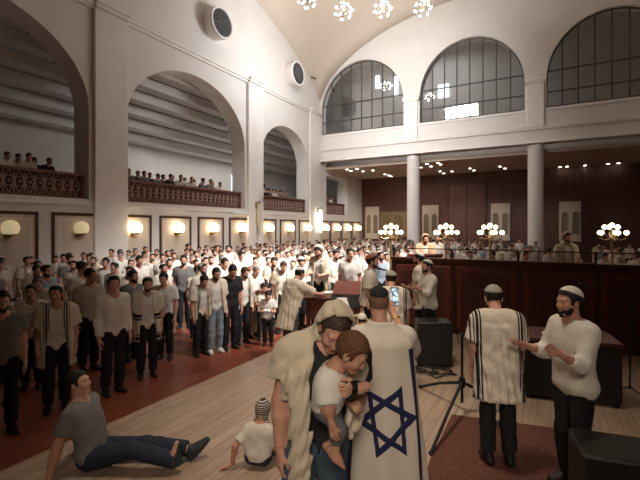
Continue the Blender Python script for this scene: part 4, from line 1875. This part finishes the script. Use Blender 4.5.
nt.links.new(tc.outputs['Object'], mp.inputs[0])
vo = nt.nodes.new('ShaderNodeTexVoronoi')
vo.inputs['Scale'].default_value = 1
nt.links.new(mp.outputs[0], vo.inputs['Vector'])
cr = nt.nodes.new('ShaderNodeValToRGB')
cr.color_ramp.elements[0].position = .35
cr.color_ramp.elements[0].color = (.75, .9, 1, 1)
cr.color_ramp.elements[1].position = .75
cr.color_ramp.elements[1].color = (.06, .09, .13, 1)
nt.links.new(vo.outputs['Distance'], cr.inputs[0])
nt.links.new(cr.outputs[0], b.inputs['Emission Color'])
b.inputs['Emission Strength'].default_value = 1.1
b.inputs['Base Color'].default_value = (.02, .02, .02, 1)
MB().box((-.034, -.0055, -.070), (.034, -.004, .070)).build('phone_screen', sc_m, o)

# seated child in a striped knitted cap
KP = dict(kid=.6, hs=.88, hip=(0, 0, .12), tl=.27, sw=.125, g=.72, hw=.07, ua=.19, fa=.17, lr=.72, fs=.72, handscale=.72, hh=.006, hhair=.007, hhand=.0055,
          hair='black', beanie='striped_knit', shirt='offwhite_shirt', sleeve=.75, hem=-.06, trousers='navy_trousers', trlen=1.9, waist=-.0, shoes='black_shoe',
          lean=10, hpitch=12, hyaw=-10, skin='tan', neck=.165, elL=(-.22, -.09, .235), wrL=(-.255, -.10, .045), absL=1, hdL=(-.5, -.35, -.12), hxL=(0, 1, 0), curlL=.15, flipL=0,
          elR=(.2, .3, -1), wrR=(-.2, 1, -.1), legR=((.13, .27, .20), (.10, .44, .06)), legL=((-.12, .28, .17), (-.06, .46, .06)))
KL = ctr(258, 3.84)
band_mat('beanie_knit', (.42, .38, .33), (.03, .028, .03), [(a / 1000., a / 1000. + .011) for a in range(400, 760, 22)], 'Z')
KP['beanie'] = 'beanie_knit'
person('small child in striped knitted cap sitting on the pale boards, back turned', KP, KL, AW + R(-12), h=.010, cat='child', scale=.86)

# reclining youth whose dark shoe reaches the boards
YP = dict(BASE, hs=.95, hip=(0, 0, .13), tl=.45, lean=-15, sw=.17, shirt='grey_shirt', trousers='navy_trousers', shoes='teal_shoe', elR=(.15, -.35, -1), wrR=(.1, -.2, -1), elL=(-.15, -.35, -1), wrL=(-.1, -.2, -1),
          legR=((.12, .42, .20), (.12, .82, .10)), legL=((-.10, .44, .14), (-.08, .87, .10)), ftR=(.0, .35, 1), ftL=(-.25, .7, .72), curlL=.2, curlR=.2, fs=1.0)
q = at_depth(208, 3.86, SZ)
dirv = Vector((CY, SY, 0))
person('youth in dark clothes reclining on the stage with one shoe stretched out', YP, q - dirv * 1.06, R(29 - 90), h=.014)

# ------------------------------------------------------------------ people: the named figures of the middle distance
ST = dict(BASE)
DOWN = dict(hpitch=18)


def at_x(px, x):
    """ground position on the line X = x seen at column px"""
    l = (px - 320) / FPX
    d = x / (l * CY - SY)
    return at_depth(px, d, 0), d


def H(h):
    return h / 1.765


def put(label, pose, px, d, z, rz, h, hres=.016, cat='person', group=None):
    return person(label, pose, at_depth(px, d, z), rz, group, h=hres, cat=cat, scale=H(h))


EAST = R(-90)
# front row on the red floor
put('bowed man with cream side-striped shawl, first in the front row on the red floor', dict(ST, tallit='shawl_side', hpitch=22, lean=4, hair='black', kippah='black', elR=(.15, .1, -1), tz=-.12), 201, 8.1, 0, EAST + R(-18), 1.62)
put('bearded man in pale shawl, pale jeans and white sneakers in the front row', dict(ST, tallit='shawl_plain', trousers='pale_jeans', shoes='white_sneaker', beard='black', hpitch=14, hyaw=-10, tz=-.12, kippah=None), 215, 8.25, 0, EAST + R(-22), 1.74)
put('man all in black with bare hanging arm in the front row on the red floor', dict(ST, shirt='black_shirt', hpitch=24, lean=3, sleeve=.75, kippah='black', elL=(-.1, .08, -1), wrL=(0, .18, -1), curlL=.5), 230, 8.5, 0, EAST + R(-25), 1.79)
put('ruddy man in white shirt with striped shawl next to the man in black', dict(ST, tallit='shawl_side', skin='warm', hair='brown', hpitch=12, hyaw=10, beard='brown', tz=-.10, tarm=.9), 242.5, 8.9, 0, EAST + R(-20), 1.68)
put('man in beige trousers with black-banded shawl beside the reading children', dict(ST, tallit='shawl_black', trousers='beige_trousers', hpitch=22, hair='grey', kippah='grey', elR=(.1, .35, -1), wrR=(-.2, 1, .1), elL=(-.1, .35, -1), wrL=(.2, 1, .1), tz=-.22), 253.3, 9.45, 0, EAST + R(-15), 1.68)
kid = dict(ST, kid=.5, hs=1.12, tl=.48, hip=(0, 0, .86), lr=.92, shirt='white_shirt', kippah='black', hpitch=20, elR=(.1, .3, -1), wrR=(-.35, 1, .15), elL=(-.1, .3, -1), wrL=(.35, 1, .15), curlR=.6, curlL=.6)
kroot, KJ, _ = put('boy in white tee reading a booklet in the front row on the red floor', kid, 268, 8.75, 0, EAST + R(-60), 1.24, cat='child')
put('boy with striped scarf-like shawl peering over the reading boy', dict(kid, tallit='shawl_arm', tz=.0, kippah=None), 262.3, 9.2, 0, EAST + R(-30), 1.36, cat='child')
kk = H(1.24)
mid = (KJ['wrR'] + KJ['wrL']) / 2 * kk
M4 = Matrix.Translation(kroot.location) @ Matrix.Rotation(kroot.rotation_euler.z, 4, 'Z')
bk_ = open_book(M4 @ Vector((0, float(mid[1]) + .07, float(mid[2]) + .03)), kroot.rotation_euler.z, 'small booklet held open by the boy in the white tee', .08, .17)
bk_['group'] = 'books in hands'
# partly hidden ones further along
put('stooping man in cream shawl and white kippah leaning on the book table, back turned', dict(ST, tallit='shawl_plain', kippah='white', kipsize=.05, lean=15, hpitch=14, elR=(.25, .9, -.6), wrR=(-.1, 1, -.2), tarm=.95, tz=-.34, tgap=.12, trousers='grey_trousers'), 290, 7.75, 0, R(30 - 90 + 45), 1.80, .013)
put('bearded man with white shawl over a black jacket behind the reading boys', dict(ST, shirt='black_shirt', tallit='shawl_plain', tgap=.10, beard='black', hpitch=14, hyaw=-12, sleeve=1.95), 273.5, 10.6, 0, EAST + R(-35), 1.78)
put('man in golden cream shawl between the black jacket and the stooping man', dict(ST, tallit='shawl_cream', hair='brown', hpitch=24), 283, 9.8, 0, EAST + R(-50), 1.76)
put('man with white cap and bold black bands on his shawl behind the stooping man', dict(ST, tallit='shawl_black', kippah='white', kipsize=.045, beard='black', hpitch=18, hyaw=-30), 300, 10.3, 0, EAST + R(-10), 1.80)
put('hooded bearded man in cream shawl facing the book table from behind', dict(ST, tallit='shawl_cream', hood=True, beard='brown', hpitch=18, elR=(.1, .4, -1), wrR=(-.1, 1, -.1), elL=(-.1, .4, -1), wrL=(.1, 1, -.1), tarm=1.0), 320.5, 9.6, SZ, TO + R(-25), 1.84)
put('bearded man in plain white shirt at the far end of the book table', dict(ST, beard='black', sleeve=1.9, hpitch=10, trousers='navy_trousers'), 335, 9.9, SZ, TO + R(20), 1.72)
put('man in short-sleeved white shirt turning away behind the plastic chair', dict(ST, hair='black', sleeve=.7, trousers='blue_jeans', hyaw=20), 350, 9.2, SZ, TO + R(-10), 1.78)
put('bearded man in white shirt with rust-red kippah facing the brown platform', dict(ST, kippah='rust', kipsize=.035, beard='brown', skin='warm', sleeve=.75, tallit='shawl_side', tz=-.05, tgap=.13, elL=(-.1, .3, -1), wrL=(.1, 1, -.15)), 369.5, 7.2, SZ, R(29 - 90 - 10), 1.76, .014)
put('man with knitted grey kippah and black-banded shawl seen from behind the raised phone', dict(ST, kippah='grey', kipsize=.03, tallit='shawl_arm', lean=7, hpitch=20, tz=-.30, toff=.026), 391.5, 5.7, SZ, AW + R(-8), 1.64, .013)
put('musician in white shirt and white kippah with raised hands beside the floor speaker', dict(ST, kippah='white', kipsize=.035, beard='black', sleeve=1.5, shirtoff=.02, elL=(-.25, .55, -1), wrL=(-.05, 1, .55), elR=(.2, .35, -1), wrR=(-.25, 1, .35), curlR=.5, curlL=.3, hyaw=8), 429, 7.3, SZ, R(29 + 90 + 10), 1.66, .013)
put('man with white-capped head half hidden behind the musician', dict(ST, kippah='white', beard='black', tallit='shawl_plain'), 421, 8.3, SZ, R(29 + 90 - 30), 1.72)
put('reader in a peach shawl drawn over his head at the slanted lectern', dict(ST, tallit='shawl_peach', hood=True, beard='brown', elR=(.3, .3, -1), wrR=(-.4, 1, .1), elL=(-.3, .3, -1), wrL=(.4, 1, .1), tarm=1.3, hpitch=8), 424.5, 10.75, bz, TO + R(4), 1.62, .014)
put('man in white shawl beside the peach-shawled reader on the platform', dict(ST, tallit='shawl_plain', beard='grey', hair='grey', kippah='white'), 436, 11.6, bz, TO + R(20), 1.6)
put('small child in a white cap hidden behind the flag wearer and the plastic chair', dict(kid, kippah='white', kipsize=.0), 362.5, 5.6, SZ, AW, 1.10, cat='child')
# dim end of the stage
put('second musician in white shirt and white kippah beside the big amplifier', dict(ST, kippah='white', kipsize=.035, beard='black', sleeve=1.5, shirtoff=.02, elL=(-.25, .55, -1), wrL=(-.05, 1, .55), elR=(.2, .35, -1), wrR=(-.25, 1, .35)), 574, 3.5, SZ, R(29 + 90 + 10), 1.72)
put('man with grey kippah and striped shawl seen from behind on the red rug', dict(ST, kippah='grey', kipsize=.03, tallit='shawl_arm', lean=7, hpitch=20, tz=-.30), 498, 3.9, SZ + .008, AW + R(-8), 1.68)
put('man in hooded peach-white shawl standing on the dim end of the platform', dict(ST, tallit='shawl_cream', hood=True, beard='black'), 566, 9.2, bz, TO, 1.68)

# bright phone light held up in the crowd
p = at_depth(248, 9.55, py=261)
o = thing('phone_light', 'round glaring white light held up in the crowd', 'light', p, TO)
MB().lathe([(.001, 0), (.10, 0), (.11, .015), (.10, .03), (.001, .03)], 24, Matrix.Rotation(R(-90), 4, 'X')).build('light_face', mat('glaring_light', (1, .98, .95), .4, .02, 5, emit=22, ecol=(1, .98, .95)), o)
MB().lathe([(.02, 0), (.11, 0), (.115, -.02), (.02, -.03)], 24, Matrix.Rotation(R(-90), 4, 'X')).build('light_case', M_black, o)
put('man in white shirt holding up a glaring phone light in the crowd', dict(ST, sleeve=1.9, elR=(.1, .35, -1), wrR=(-.55, .75, .75), curlR=.9), 250.5, 9.95, 0, TO + R(0), 1.76)

# ------------------------------------------------------------------ people: the packed crowd
HR = .022
POSES = []


def kind(desc, **kw):
    POSES.append((desc, dict(ST, hh=.009, hhair=.011, hhand=.009, **kw)))


kind('bearded man in white shirt', beard='black', sleeve=1.9, hyaw=10)
kind('dark-haired man in white short-sleeved shirt', sleeve=.7, hpitch=8)
kind('man in white shirt and white kippah', kippah='white', sleeve=1.9, hyaw=-20)
kind('man in cream shawl', tallit='shawl_plain', hpitch=10)
kind('man in hooded white shawl', tallit='shawl_plain', hood=True, beard='black')
kind('bearded man in black-banded shawl', tallit='shawl_black', beard='black', kippah='white')
kind('brown-haired man in off-white shirt', shirt='offwhite_shirt', hair='brown', kippah='black', hyaw=25)
kind('man in pale blue shirt', shirt='blue_shirt', sleeve=1.9, beard='brown', kippah='white')
kind('grey-haired man in white shirt', hair='grey', kippah='black', sleeve=1.9, hpitch=14)
kind('man in dark shirt', shirt='grey_shirt', kippah='black', beard='black')
kind('man in side-striped shawl', tallit='shawl_side', kippah='white', hyaw=-15)
kind('man in white shirt with raised forearms', sleeve=1.9, elR=(.3, .5, -1), wrR=(-.2, .6, 1), elL=(-.3, .5, -1), wrL=(.2, .6, 1), curlR=.9, curlL=.9)
WT = [5, 6, 5, 4, 3, 2, 6, 2, 2, 3, 3, 2]
PROTO = []
for desc, pz in POSES:
    PROTO.append(None)
order = []
rnd = random.Random(11)
taken = [(o.location.x, o.location.y) for o in C.objects if o.name.split('.')[0] == 'person' and o.parent is None]


def zone(x, y):
    if y < 9.6:
        return 'in the dim rows by the wall'
    if y < 18.2:
        return 'by the panels of the big arch' if x < -9.8 else 'in the rows behind the front row'
    if y < WY:
        return 'by the panels of the second arch' if x < -9.8 else 'in the middle rows before the columns'
    return 'in the rear rows under the low ceiling'


count = 0


def add_member(x, y, rz, k=None, z=0., zn=None, h=None):
    global count
    if k is None:
        k = rnd.choices(range(len(POSES)), WT)[0]
    h = h or rnd.uniform(1.62, 1.84)
    zn = zn or zone(x, y)
    label = POSES[k][0] + ' ' + zn
    if PROTO[k] is None:
        PROTO[k] = person(label, POSES[k][1], (x, y, z), rz, 'crowd: ' + POSES[k][0] + ', ' + zn, h=HR, scale=H(h))[0]
    else:
        dup(PROTO[k], (x, y, z), rz, label, 'crowd: ' + POSES[k][0] + ', ' + zn, H(h))
    count += 1


def free(x, y, r=.6):
    return not any((x - a) ** 2 + (y - WY - .45) ** 2 < .7 for a in (-7.68, -.7, 6.3)) and all((x - a) ** 2 + (y - b) ** 2 > r * r for a, b in taken)


def seen(x, y):
    l, d = x * CY + y * SY, -x * SY + y * CY
    return d > 1 and -335 < l / d * FPX < 335


# dim stretch of the front row, nearer than the first named man
for i, y in enumerate((1.0, 1.75, 2.5, 3.2, 3.95, 4.65)):
    k = (3, 7, 9, 10, 2, 5)[i]
    x = -5.75 - .12 * (i % 2)
    add_member(x, y, EAST + R(rnd.uniform(-35, 5)), k, zn='in the dim nearest stretch of the front row')
    taken.append((x, y))
for x0, dx in ((-6.25, 0), (-7.05, .4), (-7.9, .1), (-8.85, .5), (-9.9, .2), (-10.8, .6), (-11.8, .3), (-12.8, .7), (-13.6, .2)):
    y = 2.2 + dx
    while y < 32.6:
        x = x0 + rnd.uniform(-.2, .2)
        yy = y + rnd.uniform(-.15, .15)
        st = .72 if 6.5 < y < 13 and x0 > -9 else .85 if y < 13 else 1.05 if y < 22 else 1.5
        if seen(x, yy) and free(x, yy) and x > WX + .45 and rnd.random() < .95:
            add_member(x, yy, EAST + R(rnd.uniform(-65, 15)))
            taken.append((x, yy))
        y += st
for y in (14.6, 15.8, 17.2, 18.8, 20.6, 22.6, 24.6, 27.0, 29.5, 31.8):
    x = -5.6
    while x < (2.5 if y < 20 else 5.5):
        xx = x + rnd.uniform(-.25, .25)
        yy = y + rnd.uniform(-.2, .2)
        if seen(xx, yy) and free(xx, yy) and not (abs(yy - WY - .45) < 1.0 and min(abs(xx + 7.68), abs(xx + .7)) < .9) and count < 292:
            add_member(xx, yy, TO + R(rnd.uniform(-60, 30)), zn='in the rows beyond the platform' if xx < -.5 else 'the dim rows behind the platform')
            taken.append((xx, yy))
        x += .95 if xx < -1 else 1.5
for y in (10.0, 11.2, 12.4, 13.5):
    for x in (-5.4, -4.5, -3.7):
        xx, yy = x + rnd.uniform(-.2, .2), y + rnd.uniform(-.2, .2)
        if free(xx, yy) and (xx < -3.5 or yy > 13.3):
            add_member(xx, yy, EAST + R(rnd.uniform(-60, 20)), z=SZ if (xx > -4.1 and yy < 13.0) else 0, zn='in the close rows beside the platform')
            taken.append((xx, yy))
print('crowd', count)

# gallery spectators, seated on long benches behind the railings
bench0 = None
SEAT = dict(ST, hip=(0, 0, .64), legR=((.10, .40, .55), (.10, .38, .09)), legL=((-.10, .40, .55), (-.10, .38, .09)), hh=.009, hhair=.011, hhand=.009, elR=(.1, .4, -1), wrR=(-.1, 1, .1), elL=(-.1, .4, -1), wrL=(.1, 1, .1))
SK = [('dark-haired spectator in dark clothes', dict(SEAT, shirt='black_shirt', lean=12)), ('spectator in white shirt', dict(SEAT, lean=16, hair='brown')), ('spectator in grey shirt', dict(SEAT, shirt='grey_shirt', lean=10, hyaw=25)),
      ('spectator in white headscarf-like shawl', dict(SEAT, tallit='shawl_plain', hood=True, hair='brown', tz=-.05))]
SP0 = [None] * 4
GB = [(1, 1.8, 8.9, 'dim near gallery'), (2, 10.4, 17.5, 'big arched gallery bay'), (3, 19.0, 24.1, 'second arched gallery bay'), (4, 26.75, 30.3, 'rear gallery')]
for bi, ya, yb, nm in GB:
    o = thing('gallery_bench', 'long dark bench behind the railing of the ' + nm, 'bench', (WX - 1.35, (ya + yb) / 2, 3.5), 0, 'gallery benches')
    L = yb - ya - .2
    MB().box((-.2, -L / 2, .48), (.2, L / 2, .53)).build('seat', M_frame, o)
    for yy in (-L / 2 + .1, L / 2 - .1):
        MB().box((-.16, yy - .04, 0), (.16, yy + .04, .48)).build('leg', M_frame, o)
    for row in (0, 1):
        if row:
            o = thing('gallery_bench', 'second dark bench further back from the railing of the ' + nm, 'bench', (WX - 2.2, (ya + yb) / 2, 3.5), 0, 'gallery benches')
            MB().box((-.2, -L / 2, .56), (.2, L / 2, .61)).build('seat', M_frame, o)
            for yy in (-L / 2 + .1, L / 2 - .1):
                MB().box((-.16, yy - .04, 0), (.16, yy + .04, .56)).build('leg', M_frame, o)
        y = ya + .4 + .28 * row
        while y < yb - .3:
            k = rnd.choices(range(4), (5, 3, 3, 1))[0]
            la = SK[k][0] + (' on the second bench of the ' if row else ' behind the railing of the ') + nm
            loc = (WX - 1.35 - .85 * row, y, 3.53 + .08 * row)
            rz = EAST + R(rnd.uniform(-30, 30))
            gp = 'spectators: ' + SK[k][0] + ', ' + nm + ', row %d' % row
            if SP0[k] is None:
                SP0[k] = person(la, SK[k][1], loc, rz, gp, h=HR, scale=1.0, name='gallery_spectator', cat='spectator')[0]
            else:
                dup(SP0[k], loc, rz, la, gp, rnd.uniform(.97, 1.05))
            y += rnd.uniform(.60, .72)
